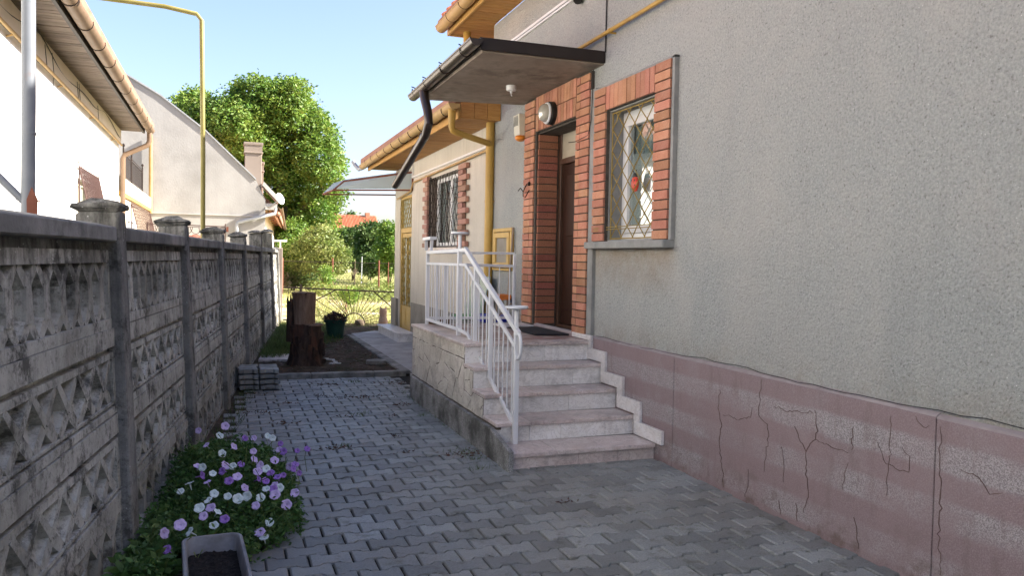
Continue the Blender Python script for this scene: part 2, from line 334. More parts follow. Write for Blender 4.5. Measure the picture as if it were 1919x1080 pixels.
def petal(name, a, b):
    k = NB(name, .6, .25); c = k.cols(k.noise(30, 2), [a, b]); k.base(k.rand(c, .12)); return k.m
MT['pm'] = petal('mauve_petal', (.54, .41, .66), (.67, .53, .78)); MT['pp'] = petal('purple_petal', (.28, .14, .46), (.40, .22, .58)); MT['pw'] = petal('white_petal', (.60, .68, .66), (.72, .78, .76))

# ------------------------------------------------------------------ object helpers
def wl(o):
    p = Vector((0, 0, 0))
    while o: p += o.location; o = o.parent
    return p
class MB:
    def __init__(s): s.v = []; s.f = []
    def add(s, vs, fs):
        n = len(s.v); s.v += [tuple(q) for q in vs]; s.f += [tuple(i+n for i in f) for f in fs]; return s
    def hexa(s, p): return s.add(p, [(3, 2, 1, 0), (4, 5, 6, 7), (0, 1, 5, 4), (1, 2, 6, 5), (2, 3, 7, 6), (3, 0, 4, 7)])
    def box(s, x0, x1, y0, y1, z0, z1):
        return s.hexa([(x0, y0, z0), (x1, y0, z0), (x1, y1, z0), (x0, y1, z0), (x0, y0, z1), (x1, y0, z1), (x1, y1, z1), (x0, y1, z1)])
    def cbox(s, c, d, yaw=0):
        ca, sa = math.cos(yaw), math.sin(yaw); p = []
        for z in (-.5, .5):
            for x, y in ((-.5, -.5), (.5, -.5), (.5, .5), (-.5, .5)):
                a, b = x*d[0], y*d[1]; p.append((c[0]+a*ca-b*sa, c[1]+a*sa+b*ca, c[2]+z*d[2]))
        return s.hexa(p)
    def prism(s, pts, e):
        n = len(pts); e = Vector(e); a = [Vector(p) for p in pts]; b = [p+e for p in a]
        nrm = Vector((0, 0, 0))
        for i in range(n): nrm += a[i].cross(a[(i+1) % n])
        top = tuple(range(n, 2*n)); bot = tuple(range(n-1, -1, -1)); sd = [(i, (i+1) % n, (i+1) % n+n, i+n) for i in range(n)]
        if nrm.dot(e) < 0: top = top[::-1]; bot = bot[::-1]; sd = [q[::-1] for q in sd]
        return s.add(a+b, [top, bot]+sd)
    def tube(s, pts, r, n=8, cap=True):
        pts = [Vector(p) for p in pts]; k = len(pts); rr = r if isinstance(r, (list, tuple)) else [r]*k
        up = None; vs = []
        for i, p in enumerate(pts):
            d = (pts[min(i+1, k-1)]-pts[max(i-1, 0)]).normalized()
            if up is None: up = Vector((0, 0, 1)) if abs(d.z) < .9 else Vector((1, 0, 0))
            a = d.cross(up).normalized(); b = a.cross(d).normalized(); up = b
            for j in range(n):
                t = 2*math.pi*j/n; vs.append(p+a*math.cos(t)*rr[i]+b*math.sin(t)*rr[i])
        fs = [(i*n+j, i*n+(j+1) % n, (i+1)*n+(j+1) % n, (i+1)*n+j) for i in range(k-1) for j in range(n)]
        if cap: fs += [tuple(range(n-1, -1, -1)), tuple(range((k-1)*n, k*n))]
        return s.add(vs, fs)
    def bar(s, a, b, wd, th, side=(0, 0, 1)):
        """flat rectangular bar from a to b"""
        a, b = Vector(a), Vector(b); d = (b-a).normalized(); u = Vector(side); u = (u-d*u.dot(d)).normalized(); q = d.cross(u)
        p = []
        for e in (a, b):
            for i, j in ((-1, -1), (1, -1), (1, 1), (-1, 1)): p.append(e+u*wd/2*i+q*th/2*j)
        return s.add(p, [(0, 1, 2, 3), (7, 6, 5, 4), (4, 5, 1, 0), (5, 6, 2, 1), (6, 7, 3, 2), (7, 4, 0, 3)])
    def lathe(s, c, prof, n=20, ax='z'):
        vs = []; 
        for r, z in prof:
            for j in range(n):
                t = 2*math.pi*j/n; a, b = r*math.cos(t), r*math.sin(t)
                vs.append((c[0]+a, c[1]+b, c[2]+z) if ax == 'z' else (c[0]+z, c[1]+a, c[2]+b))
        k = len(prof); fs = [(i*n+j, i*n+(j+1) % n, (i+1)*n+(j+1) % n, (i+1)*n+j) for i in range(k-1) for j in range(n)]
        if prof[0][0] > 1e-4: fs.append(tuple(range(n-1, -1, -1)))
        if prof[-1][0] > 1e-4: fs.append(tuple(range((k-1)*n, k*n)))
        return s.add(vs, fs)
    def build(s, name, mat, parent=None, smooth=False, bevel=0, kind=None, local=False, loc=None, label=None, seg=1):
        o_ = Vector((0, 0, 0)) if local else (wl(parent) if parent else Vector((0, 0, 0)))
        if loc is not None: o_ = o_ + Vector(loc)
        me = bpy.data.meshes.new(name)
        me.from_pydata([(x-o_.x, y-o_.y, z-o_.z) for x, y, z in s.v], [], s.f); me.update()
        me.materials.append(MT[mat] if isinstance(mat, str) else mat)
        if smooth: me.polygons.foreach_set('use_smooth', [True]*len(me.polygons))
        o = bpy.data.objects.new(name, me); COL.objects.link(o); o.parent = parent
        if loc is not None: o.location = loc
        if bevel:
            b = o.modifiers.new('bevel', 'BEVEL'); b.width = bevel; b.segments = seg; b.limit_method = 'ANGLE'; b.angle_limit = R(40)
        if smooth:
            try: me.set_sharp_from_angle(angle=R(40))
            except Exception: pass
        if kind: o['kind'] = kind
        if label: o['label'] = label
        return o
def put(me, name, parent, wloc, rot=(0, 0, 0), sc=(1, 1, 1), local=False, label=None):
    """another object on shared mesh data"""
    o = bpy.data.objects.new(name, me); COL.objects.link(o); o.parent = parent
    o.location = Vector(wloc) - (Vector((0, 0, 0)) if (local or not parent) else wl(parent)); o.rotation_euler = rot; o.scale = sc
    if label: o['label'] = label
    return o
def tag(o, label, cat, group=None, kind=None):
    if label: o['label'] = label
    if cat: o['category'] = cat
    if group: o['group'] = group
    if kind: o['kind'] = kind
    return o
def thing(name, loc, label, cat, group=None):
    o = bpy.data.objects.new(name, None); COL.objects.link(o); o.location = loc; o.empty_display_size = .2
    return tag(o, label, cat, group)
def meshof(mb, name, mat):
    me = bpy.data.meshes.new(name); me.from_pydata(mb.v, [], mb.f); me.update(); me.materials.append(MT[mat]); return me
def npmesh(name, verts, nper, mat, parent=None, kind=None):
    """verts (N*nper,3) -> N separate polygons of nper corners"""
    N = len(verts)//nper; o_ = np.array(wl(parent)) if parent else np.zeros(3)
    me = bpy.data.meshes.new(name); me.vertices.add(N*nper); me.vertices.foreach_set('co', (verts-o_).astype(np.float32).ravel())
    me.loops.add(N*nper); me.loops.foreach_set('vertex_index', np.arange(N*nper, dtype=np.int32))
    me.polygons.add(N); me.polygons.foreach_set('loop_start', np.arange(0, N*nper, nper, dtype=np.int32))
    try: me.polygons.foreach_set('loop_total', np.full(N, nper, dtype=np.int32))
    except Exception: pass
    me.update(calc_edges=True); me.validate(); me.materials.append(MT[mat])
    o = bpy.data.objects.new(name, me); COL.objects.link(o); o.parent = parent
    if kind: o['kind'] = kind
    return o
def leaves(P, size, up=.3, droop=0, asp=.5):
    """leaf quads (kite shaped) at points P"""
    n = len(P); d = rng.normal(size=(n, 3)); d[:, 2] = d[:, 2]*.6+up*0-droop; d /= np.linalg.norm(d, axis=1)[:, None]
    q = rng.normal(size=(n, 3)); q[:, 2] *= .4; s_ = np.cross(d, q); s_ /= np.linalg.norm(s_, axis=1)[:, None]
    L = size*rng.uniform(.6, 1.3, n)[:, None]; Wd = L*asp
    a = P; b = P+d*L*.5+s_*Wd*.5; c = P+d*L; e = P+d*L*.5-s_*Wd*.5
    return np.stack([a, b, c, e], 1).reshape(-1, 3)
def blobpts(cs, n, shell=.55):
    """points in ellipsoids (x,y,z,rx,ry,rz), denser near the surface, clumped"""
    cs = np.array(cs, float); vol = cs[:, 3]*cs[:, 4]*cs[:, 5]; vol = vol**.75
    idx = rng.choice(len(cs), n, p=vol/vol.sum()); d = rng.normal(size=(n, 3)); d /= np.linalg.norm(d, axis=1)[:, None]
    r = shell+(1-shell)*rng.random(n)**.7
    return cs[idx, :3]+d*r[:, None]*cs[idx, 3:6]
def clumps(cs, ncl, per, size, spread, asp=.5, shell=.6, droop=.2):
    C = blobpts(cs, ncl, shell); P = np.repeat(C, per, 0)+rng.normal(size=(ncl*per, 3))*np.array([spread, spread, spread*.6])
    return leaves(P, size, droop=droop, asp=asp)
def blades(P, h, wd=.012, lean=.35):
    n = len(P); a = rng.uniform(0, 2*np.pi, n); s_ = np.stack([np.cos(a), np.sin(a), np.zeros(n)], 1)*wd/2
    hh = h*rng.uniform(.5, 1.3, n); t = P+np.stack([rng.normal(size=n)*lean*hh, rng.normal(size=n)*lean*hh, hh], 1)
    return np.stack([P-s_, P+s_, t], 1).reshape(-1, 3)
def quadwall(holes, y0, y1, z0, z1):
    """rectangles covering y0..y1 x z0..z1 less the holes (ya,yb,za,zb)"""
    ys = sorted({y0, y1, *[h[0] for h in holes], *[h[1] for h in holes]}); out = []
    for a, b in zip(ys, ys[1:]):
        zz = sorted([(h[2], h[3]) for h in holes if h[0] <= a+1e-6 and h[1] >= b-1e-6]); c = z0
        for p, q in zz:
            if p > c: out.append((a, b, c, p))
            c = q
        if c < z1: out.append((a, b, c, z1))
    return out
def ribbon(mb, pts, wd, nrm, jit=.0):
    """thin tapering strip, for cracks; pts world, nrm outward"""
    nrm = Vector(nrm); P = [Vector(p) for p in pts]; q = [P[0]]
    for a, b in zip(P, P[1:]):
        k = max(1, int((b-a).length/.02))
        for i in range(1, k+1):
            t = a.lerp(b, i/k); j = Vector((random.gauss(0, 1), random.gauss(0, 1), random.gauss(0, 1)))*jit; j -= nrm*j.dot(nrm)
            q.append(t+(j if i < k or b is not P[-1] else Vector((0, 0, 0))))
    n = len(q); vs = []
    for i, p in enumerate(q):
        d = (q[min(i+1, n-1)]-q[max(0, i-1)]).normalized(); s_ = d.cross(nrm).normalized(); ww = wd*(.35+.65*math.sin(math.pi*(i+.5)/n))*random.uniform(.6, 1.3)/2
        vs += [p-s_*ww, p+s_*ww, p+s_*ww+nrm*.0016, p-s_*ww+nrm*.0016]
    fs = []
    for i in range(n-1):
        a = i*4; b = a+4; fs += [(a+2, a+3, b+3, b+2), (a+3, a, b, b+3), (a+1, a+2, b+2, b+1)]
    mb.add(vs, fs)

# ================================================================== SETTING
g = MB(); g.box(-120, 160, -30, 420, -.3, -.012); g.build('ground', 'garden', kind='structure')
def fx(y): return -.90+.11*y            # foot of the concrete fence
# joint dirt under the pavers and a dirt strip by the fence
pv = MB(); pv.prism([(fx(-2)-.05, -2, -.008), (3.12, -2, -.008), (3.12, 10.03, -.008), (fx(10.03)-.05, 10.03, -.008)], (0, 0, .006))
pav = pv.build('pavement', 'sand', kind='structure')
HX = .1; 
def paver_mb():
    A, Wd, N, h, c = .0980, .0770, .0508, .058, .006
    o = [(-A, -Wd), (-.062, -Wd), (-.040, -N), (.040, -N), (.062, -Wd), (A, -Wd), (A, Wd), (.062, Wd), (.040, N), (-.040, N), (-.062, Wd), (-A, Wd)]
    m = MB(); n = 12
    t = [(x*(1-c/A), y*(1-c/Wd), 0.) for x, y in o]; s_ = [(x, y, -c) for x, y in o]; b = [(x, y, -.04) for x, y in o]
    m.add(t+s_+b, [tuple(range(n))]+[(i+n, (i+1) % n+n, (i+1) % n, i) for i in range(n)]+[(i+2*n, (i+1) % n+2*n, (i+1) % n+n, i+n) for i in range(n)])
    return m
pmb = paver_mb(); pme = meshof(pmb, 'paver', 'paver')
slots = []
for j in range(0, 62):
    y = 1.66+j*.1365
    for i in range(-6, 20):
        x = -.02+i*.205+(j % 2)*.1025
        if y > 9.96 or x > 3.13: continue
        if x > 1.93 and y > 5.42: continue
        lim = fx(y)+(.50 if y < 5.8 else max(.10, .50-(y-5.8)*.32))+random.uniform(0, .04)
        if x < lim: continue
        slots.append((x, y))
def paver_pose(x, y):
    dz = random.gauss(0, .0016)+.004*math.sin(x*1.7+y*.9)
    return (x+random.gauss(0, .0013), y+random.gauss(0, .0013), .018+dz), (random.gauss(0, .008), random.gauss(0, .008), random.gauss(0, .009))
def infr(x, y):
    d = Vector((x, y, 0))-CAM; f = d.dot(AF)
    if f < .5: return False
    u = 959.5+FPX*d.dot(AR)/f; v = 540-FPX*d.dot(AU)/f
    return -40 < u < 1960 and v < 1130
slots.sort(key=lambda s_: (not infr(*s_), s_[0]**2+s_[1]**2))
rest = MB()
for i, (x, y) in enumerate(slots):
    p, r = paver_pose(x, y)
    if i < 300: put(pme, 'paver', pav, p, r)
    else:
        mt = Matrix.Translation(p) @ Matrix.Rotation(r[2], 4, 'Z') @ Matrix.Rotation(r[0], 4, 'X')
        rest.add([mt @ Vector(q) for q in pmb.v], pmb.f)
rest.build('paver_field', 'paver', pav, kind='stuff')
# kerb, soil bed, concrete path
kb = thing('kerb', (1.3, 10.08, 0), None, None); kb['kind'] = 'structure'
for a, b in ((.20, .98), (.985, 1.745), (1.75, 2.15)):
    m = MB(); m.box(a, b, 10.0, 10.11, -.04, .068+random.uniform(-.003, .003)); m.build('kerb_stone', 'kerb', kb, bevel=.008)
m = MB()
N = 60; ys = np.linspace(10.11, 17.2, N); vs = []; M_ = 26
for y in ys:
    for j in range(M_+1):
        x0, x1 = fx(y)-.05, 2.10 if y < 15.2 else 2.10+(y-15.2)*.9
        x = x0+(x1-x0)*j/M_; e = min(j, M_-j)/3.
        vs.append((x, y, .035+.03*min(1, e)*(mnoise.noise((x*2.3, y*2.3, 0))+.7*mnoise.noise((x*7, y*7, 3)))+.012*min(1, e)))
m.add(vs, [(i*(M_+1)+j, i*(M_+1)+j+1, (i+1)*(M_+1)+j+1, (i+1)*(M_+1)+j) for i in range(N-1) for j in range(M_)])
m.build('soil_bed', 'soil', smooth=True, kind='structure')
path = MB(); path.prism([(2.12, 10.03, -.01), (3.1, 10.03, -.01), (3.1, 16.6, -.01), (2.12, 16.6, -.01)], (0, 0, .03)); path = path.build('path', 'sand', kind='structure')
m = MB(); m.box(2.11, 2.235, 10.115, 15.1, -.02, .052); m.build('path_edging', 'kerb', path, bevel=.008)
for a, b in ((8.5, 10.02), (10.03, 11.02), (11.035, 12.2), (12.215, 13.35), (13.365, 14.5), (14.515, 15.9)):
    m = MB(); m.box(2.25 if b > 10.1 else 2.2, 3.06, max(a, 9.0) if b < 10.03 else a, b, -.02, .034+random.uniform(-.003, .003)); m.build('path_slab', 'path', path, bevel=.006)
m = MB(); m.box(2.24, 2.8, 15.91, 16.35, -.02, .032); m.build('path_slab', 'path', path, bevel=.006)

# ================================================================== CONCRETE FENCE
nx = Vector((1, -.11, .047)).normalized(); ux = Vector((.11, 1, 0)).normalized(); ux = (ux-nx*ux.dot(nx)).normalized(); wx = nx.cross(ux)
fence = thing('concrete_fence', (-.90, 0, 0), 'mossy grey precast concrete panel fence with diamond pattern and capped posts along the paving', 'fence')
fence.matrix_world = Matrix.Translation((-.90, 0, 0)) @ Matrix((nx, ux, wx)).transposed().to_4x4()
def arm(m, p0, p1, wa, wb, ntop, nb=-.049):
    d = Vector((p1[0]-p0[0], p1[1]-p0[1])).normalized(); s_ = Vector((-d.y, d.x)); q = []
    for nn, ex in ((nb, .009), (ntop, 0.)):
        for P, wd, sg in ((p0, wa, -1), (p0, wa, 1), (p1, wb, 1), (p1, wb, -1)):
            q.append((nn, P[0]+s_.x*sg*(wd/2+ex), P[1]+s_.y*sg*(wd/2+ex)))
    m.hexa(q)
def jig(m, amt=.0012):
    m.v = [(a+random.gauss(0, amt), b+random.gauss(0, amt), c+random.gauss(0, amt)) for a, b, c in m.v]
def panelA(h, mod, L=1.9):
    m = MB(); m.box(-.075, -.040, 0, L, 0, h)
    m.box(-.048, 0, 0, L, h-.055, h); m.box(-.048, 0, 0, L, 0, .045); m.box(-.048, -.001, 0, .035, .045, h-.055); m.box(-.048, -.001, L-.035, L, .045, h-.055)
    p = (L-.07)/mod; wt, wb, a, b = h-.058, .042, h-.125, .105
    for i in range(mod):
        c = .035+p*(i+.5); e = i % 2*.0011
        arm(m, (c, b), (c, a), .072, .060, -.004-e)
        arm(m, (c, a-.01), (c-p/2+.004, wt), .05, .034, -.0062-e); arm(m, (c, a-.01), (c+p/2-.004, wt), .05, .034, -.0085-e)
        arm(m, (c, b+.01), (c-p/2+.012, wb), .055, .036, -.0073-e); arm(m, (c, b+.01), (c+p/2-.012, wb), .055, .036, -.0095-e)
    jig(m); return m
def panelB(h, mod, L=1.9):
    m = MB(); m.box(-.08, -.046, 0, L, 0, h)
    m.box(-.052, .004, 0, L, h-.088, h); m.box(-.052, -.030, 0, L, h-.112, h-.088); m.box(-.052, -.002, 0, L, h-.142, h-.112)
    m.box(-.052, 0, 0, L, 0, .034); m.box(-.052, -.022, 0, L, .034, .044); m.box(-.052, -.003, 0, L, .044, .06); m.box(-.052, -.001, 0, .05, .06, h-.142); m.box(-.052, -.001, L-.05, L, .06, h-.142)
    p = (L-.1)/mod; wt, wb = h-.139, .057; wc = wb+(wt-wb)*.42
    for i in range(mod):
        c = .05+p*(i+.5); e = i % 2*.0012
        for k_, (q, wa, w2) in enumerate((((c-p/2+.005, wt), .042, .034), ((c+p/2-.005, wt), .042, .034), ((c-p/2+.014, wb), .055, .05), ((c+p/2-.014, wb), .055, .05))):
            arm(m, (c, wc), q, wa, w2, -.003-k_*.0021-e, -.053)
        # sloping shelf in the lower half of each diamond
        y0 = .05+p*i
        if i: m.add([(-.0465, y0-p*.30, wc-.0), (-.0465, y0+p*.30, wc), (-.012, y0, wb+.010), (-.0465, y0, wb)], [(0, 1, 2), (0, 2, 3), (1, 3, 2)])
    jig(m); return m
H1, H2, H3, H4 = (0., .345), (.347, .745), (.747, 1.145), (1.149, 1.51)
meshes = [(meshof(panelA(H1[1]-H1[0], 8), 'panel_low', 'fence'), H1), (meshof(panelB(H2[1]-H2[0], 7), 'panel_mid', 'fence'), H2),
          (meshof(panelB(H3[1]-H3[0], 7), 'panel_mid_b', 'fence'), H3), (meshof(panelA(H4[1]-H4[0], 10), 'panel_top', 'fence'), H4)]
pe = [-.1, 2.10, 4.15, 6.05, 8.12, 10.45, 13.1, 15.8, 18.0]; pe = [q*1.006 for q in pe]
for i, u in enumerate(pe):
    zt = 1.708+random.uniform(-.008, .01)
    m = MB(); m.box(-.135, .045, u, u+.155, -.1, zt)
    # grooves the panels stand in
    m.box(-.13, .05, u+.004, u+.148, zt-.09, zt+.001)
    jig(m, .002); po = m.build('post', 'post', fence, local=True, bevel=.012, seg=2)
    po.rotation_euler = (random.gauss(0, .006), random.gauss(0, .003), 0)
    m = MB(); a, b, c, d = -.158, .066, u-.02, u+.175
    m.hexa([(a+.03, c+.03, zt), (b-.03, c+.03, zt), (b-.03, d-.03, zt), (a+.03, d-.03, zt), (a, c, zt+.02), (b, c, zt+.02), (b, d, zt+.02), (a, d, zt+.02)])
    m.hexa([(a, c, zt+.02), (b, c, zt+.02), (b, d, zt+.02), (a, d, zt+.02), (a+.008, c+.008, zt+.038), (b-.008, c+.008, zt+.038), (b-.008, d-.008, zt+.038), (a+.008, d-.008, zt+.038)])
    m.hexa([(a+.008, c+.008, zt+.038), (b-.008, c+.008, zt+.038), (b-.008, d-.008, zt+.038), (a+.008, d-.008, zt+.038)]+[((a+b)/2+x*.03, (c+d)/2+y*.03, zt+.066) for x, y in ((-1, -1), (1, -1), (1, 1), (-1, 1))])
    jig(m, .004); m.build('post_cap', 'post', po, local=True, bevel=.008, seg=2)
    if i+1 < len(pe):
        s_, e_ = u+.155, pe[i+1]; L = e_-s_
        for me, (za, zb) in meshes:
            put(me, 'panel', fence, (random.uniform(-.004, .004), s_-.004, za), (random.gauss(0, .002), random.gauss(0, .004), 0), (1, (L+.008)/1.9, 1), local=True)
        m = MB(); m.box(-.055, -.03, s_, e_, 1.508, 1.55); m.build('infill_strip', 'post', fence, local=True)
        m = MB(); zc = 1.545; nseg = 6
        for q in range(nseg):
            a, b = s_+.006+(L-.012)*q/nseg, s_+.006+(L-.012)*(q+1)/nseg
            def sec(y, k_):
                j = lambda: random.gauss(0, .0008)
                random.seed(int(1000*y)+k_); return [(-.10+j(), y, zc+j()), (.040+j(), y, zc+.004+j()), (.042+j(), y, zc+.070+j()), (-.05, y, zc+.092+j()), (-.12+j(), y, zc+.08+j())]
            A_, B_ = sec(a, i), sec(b, i); fs = [(w_, (w_+1) % 5, (w_+1) % 5+5, w_+5) for w_ in range(5)]
            if q == 0: fs.append((4, 3, 2, 1, 0))
            if q == nseg-1: fs.append((5, 6, 7, 8, 9))
            m.add(A_+B_, fs)
        random.seed(50+i); m.build('coping', 'cope', fence, local=True, bevel=.006)

# ================================================================== BIG HOUSE
WX_ = 3.083
house = thing('house', (3.3, 3.0, 0), 'tall grey pebbledashed house with pink plinth, brick framed window and brown front door', 'house')
holes = [(5.44, 6.27, 1.67, 2.78), (6.89, 7.93, .79, 2.83)]
m = MB()
for a, b, c, d in quadwall(holes, -5., 9.53, 0, 4.36): m.box(WX_, WX_+.32, a, b, c, d)
m.build('wall', 'dash', house)
m = MB(); m.box(WX_+.32, 11, -5., -4.7, 0, 4.36); m.box(WX_+.32, 11, 9.2, 9.53, 0, 4.36); m.box(10.7, 11, -4.7, 9.2, 0, 4.36)
m.prism([(3.1, -5., 4.37), (11., -5., 4.37), (7.05, -5., 7.3)], (0, .25, 0)); m.prism([(3.1, 9.27, 4.37), (11., 9.27, 4.37), (7.05, 9.27, 7.3)], (0, .25, 0))
m.build('rear_walls', 'dash', house)
m = MB(); m.box(4.6, 4.65, -4.6, 9.1, 0, 4.2); m.box(3.45, 10.6, -4.6, 9.1, .70, .76); m.build('inner_wall', 'dark', house)
# plinth panels, one object per cast panel
seams = [8.6, 6.47, 5.085, 2.80, .55, -1.7, -5.]
for a, b in zip(seams[1:], seams[:-1]):
    m = MB(); z = .812+random.uniform(-.004, .006); m.box(3.055, 3.0829, a+.003, b-.003, -.03, z); m.build('plinth_panel', 'pink', house, bevel=.003)
    m = MB(); m.prism([(3.056, a, z+.001), (3.0825, a, z+.001), (3.0825, a, z+.022), (3.062, a, z+.010)], (0, b-a, 0)); m.build('plinth_ledge', 'ledge', house)
# cracks traced on the plinth
m = MB(); ck = lambda pts: [at(u, v, 0, 3.0545) for u, v in pts]
for wd, pl in ((.010, [(1349, 731), (1347, 760), (1352, 800), (1348, 830), (1352, 865), (1356, 914)]), (.006, [(1427, 712), (1424, 750), (1422, 778), (1437, 795), (1440, 830), (1434, 860), (1432, 885)]),
               (.010, [(1489, 800), (1510, 848), (1527, 824), (1530, 800), (1527, 770)]), (.009, [(1510, 848), (1512, 890), (1514, 930), (1505, 962)]), (.007, [(1600, 800), (1596, 845)]),
               (.005, [(1670, 780), (1668, 840), (1665, 880), (1661, 930)]), (.008, [(1762, 800), (1760, 880), (1763, 935), (1759, 1000), (1762, 1080)]), (.006, [(1800, 880), (1830, 888), (1855, 930), (1880, 925)]),
               (.006, [(1355, 778), (1385, 788), (1406, 783), (1410, 765)]), (.006, [(1450, 762), (1490, 772), (1524, 776)]), (.009, [(1460, 938), (1463, 965)]), (.010, [(1491, 944), (1494, 978)]), (.008, [(1600, 970), (1606, 1000), (1609, 1030)]),
               (.005, [(1402, 880), (1402, 910), (1396, 932)]), (.005, [(1716, 780), (1728, 800), (1742, 798)]), (.005, [(1530, 824), (1560, 838), (1590, 850)]), (.005, [(1645, 830), (1660, 870), (1700, 885), (1706, 860), (1690, 838)]),
               (.004, [(1464, 838), (1470, 870), (1468, 905)]), (.004, [(1590, 868), (1583, 890), (1580, 920)])):
    m = MB(); ribbon(m, ck(pl), wd*.6, (-1, 0, 0), .0055); m.build('crack', 'crack_r', house)
# cable and gaps where render meets plinth
m = MB(); y = 6.4; pts = []
while y > .6: pts.append((3.068+random.gauss(0, .004), y, .838+.010*math.sin(y*3.1)+random.gauss(0, .003))); y -= .12
m.tube(pts, .0022, 6); m.build('cable', 'cable', house, smooth=True)
# brick surround of the door
BX = 3.045
def bme(name, w_, h_, mat, dep=.038): return meshof(MB().box(-dep/2, dep/2, -w_/2, w_/2, -h_/2, h_/2), name, mat)
ds = thing('x', (0, 0, 0), None, None); bpy.data.objects.remove(ds)
def surround(name, bed, parent, mat='mortar'):
    m = MB()
    for b in bed: m.box(*b)
    return m.build(name, 'mortar_d', parent)
ds = surround('door_surround', [(BX+.008, WX_, 6.60, 6.89, .82, 3.19), (BX+.008, WX_, 7.93, 8.27, .80, 3.19), (BX+.008, WX_, 6.89, 7.93, 2.83, 3.19),
      (WX_, 3.30, 7.912, 7.929, .79, 2.83), (WX_, 3.30, 6.891, 6.90, .79, 2.83), (WX_, 3.30, 6.9, 7.91, 2.812, 2.829)], house)
cz = .0735; nC = 32
bF = bme('brick_wide', .189, .0628, 'brick'); bH = bme('brick_narrow', .084, .0628, 'brick'); bR = meshof(MB().box(-.105, .105, -.014, .014, -.0315, .0315), 'brick_return', 'brick_d')
jit = lambda s_=.0016: random.gauss(0, s_)
for i in range(nC):
    z = .825+cz*(i+.5)
    put(bF, 'brick', ds, (BX+.012+jit(), 6.705+jit(), z), (0, 0, 0)); put(bH, 'brick', ds, (BX+.012+jit(), 6.848+jit(), z))
    put(bF, 'brick', ds, (BX+.012+jit(), 8.165+jit(), z)); put(bH, 'brick', ds, (BX+.012+jit(), 8.020+jit(), z), sc=(1, 1.15, 1))
    if z < 2.8: put(bR, 'brick', ds, (3.175+jit(), 7.913+jit(), z))
sol = bme('brick_soldier', .0635, .171, 'brick')
for i in range(14):
    for r in (0, 1): put(sol, 'brick', ds, (BX+.012+jit(), 6.935+i*.0735+jit(), 2.924+r*.180), label=None)
# front door
m = MB(); m.box(3.30, 3.36, 6.89, 6.97, .80, 2.83); m.box(3.30, 3.36, 7.85, 7.93, .80, 2.83); m.box(3.30, 3.36, 6.97, 7.85, 2.50, 2.56); m.box(3.29, 3.36, 6.97, 7.85, .79, .83)
m.build('door_frame', 'doorfr', house, bevel=.005)
m = MB(); m.box(3.315, 3.335, 6.97, 7.85, 2.56, 2.83); m.build('transom_panel', 'transom', house)
dl = MB(); dl.cbox((3.352, 7.41, 1.665), (.045, .875, 1.66)); dl = dl.build('door_leaf', 'door', house, bevel=.004)
m = MB(); m.box(3.318, 3.33, 7.08, 7.74, 1.75, 2.38); m.box(3.318, 3.33, 7.08, 7.74, .98, 1.55); m.build('door_panel', 'door', dl, bevel=.006)
# brick framed window
ws = surround('window_surround', [(BX+.008, WX_, 5.20, 5.44, 1.665, 2.985), (BX+.008, WX_, 6.27, 6.50, 1.665, 2.985), (BX+.008, WX_, 5.44, 6.27, 2.78, 2.985)], house)
b2 = bme('brick_window', .222, .0635, 'brick')
for i in range(18):
    z = 1.668+.0735*(i+.5)
    put(b2, 'brick', ws, (BX+.012+jit(), 5.325+jit(), z), (jit(.004), 0, 0)); put(b2, 'brick', ws, (BX+.012+jit(), 6.388+jit(), z), (jit(.004), 0, 0))
sol2 = bme('brick_soldier_window', .069, .196, 'brick')
for i in range(11): put(sol2, 'brick', ws, (BX+.012+jit(), 5.478+i*.0755+jit(), 2.884))
m = MB()
for a, b in ((5.4402, 5.449), (6.261, 6.2698)): m.box(WX_+.001, 3.25, a, b, 1.67, 2.78)
m.box(WX_+.001, 3.25, 5.449, 6.261, 2.768, 2.7798); m.box(WX_+.001, 3.25, 5.449, 6.261, 1.6702, 1.68); m.build('reveal', 'mortar', ws)
m = MB(); m.box(2.985, 3.20, 5.17, 6.545, 1.605, 1.664); m.build('sill', 'mortar', ws, bevel=.006)
m = MB(); m.box(BX+.006, WX_, 6.50, 6.60, .83, 3.02); m.build('mortar_strip', 'mortar', ws)
MB().box(BX+.002, WX_, 5.165, 5.199, 1.665, 3.0).build('mortar_edge', 'mortar', ws); MB().box(BX+.002, WX_, 5.165, 6.52, 2.987, 3.004).build('mortar_edge', 'mortar', ws)
win = MB(); X0 = 3.205
for a, b, c, d in ((5.449, 6.261, 1.68, 1.735), (5.449, 6.261, 2.705, 2.768), (5.449, 5.505, 1.735, 2.705), (6.205, 6.261, 1.735, 2.705)): win.box(X0, X0+.06, a, b, c, d)
win = win.build('window_frame', 'pvc', house, bevel=.004)
m = MB()
for a, b, c, d in ((5.509, 6.201, 1.739, 1.80), (5.509, 6.201, 2.64, 2.701), (5.509, 5.565, 1.80, 2.64), (6.145, 6.201, 1.80, 2.64)): m.box(X0-.012, X0+.05, a, b, c, d)
m.build('sash', 'pvc', win, bevel=.004)
m = MB(); m.box(X0+.015, X0+.021, 5.565, 6.145, 1.80, 2.64); m.build('pane', 'glass', win)
m = MB(); vs = []; n = 40
for i in range(n+1):
    y = 5.50+.66*i/n
    for z in (1.75+(.015*abs(math.sin(i*.8))), 2.36+.05*i/n): vs.append((3.245+.006*math.sin(i*1.9)+.004*math.sin(i*5), y, z))
m.add(vs, [(2*i, 2*i+2, 2*i+3, 2*i+1) for i in range(n)]); m.build('curtain', 'curtain', win, smooth=True)
m = MB(); m.add([(3.275+.008*math.sin(i*2.1), 5.48+.76*i/30, z) for i in range(31) for z in (1.75, 2.75)], [(2*i, 2*i+2, 2*i+3, 2*i+1) for i in range(30)]); m.build('back_curtain', 'teal', win, smooth=True)
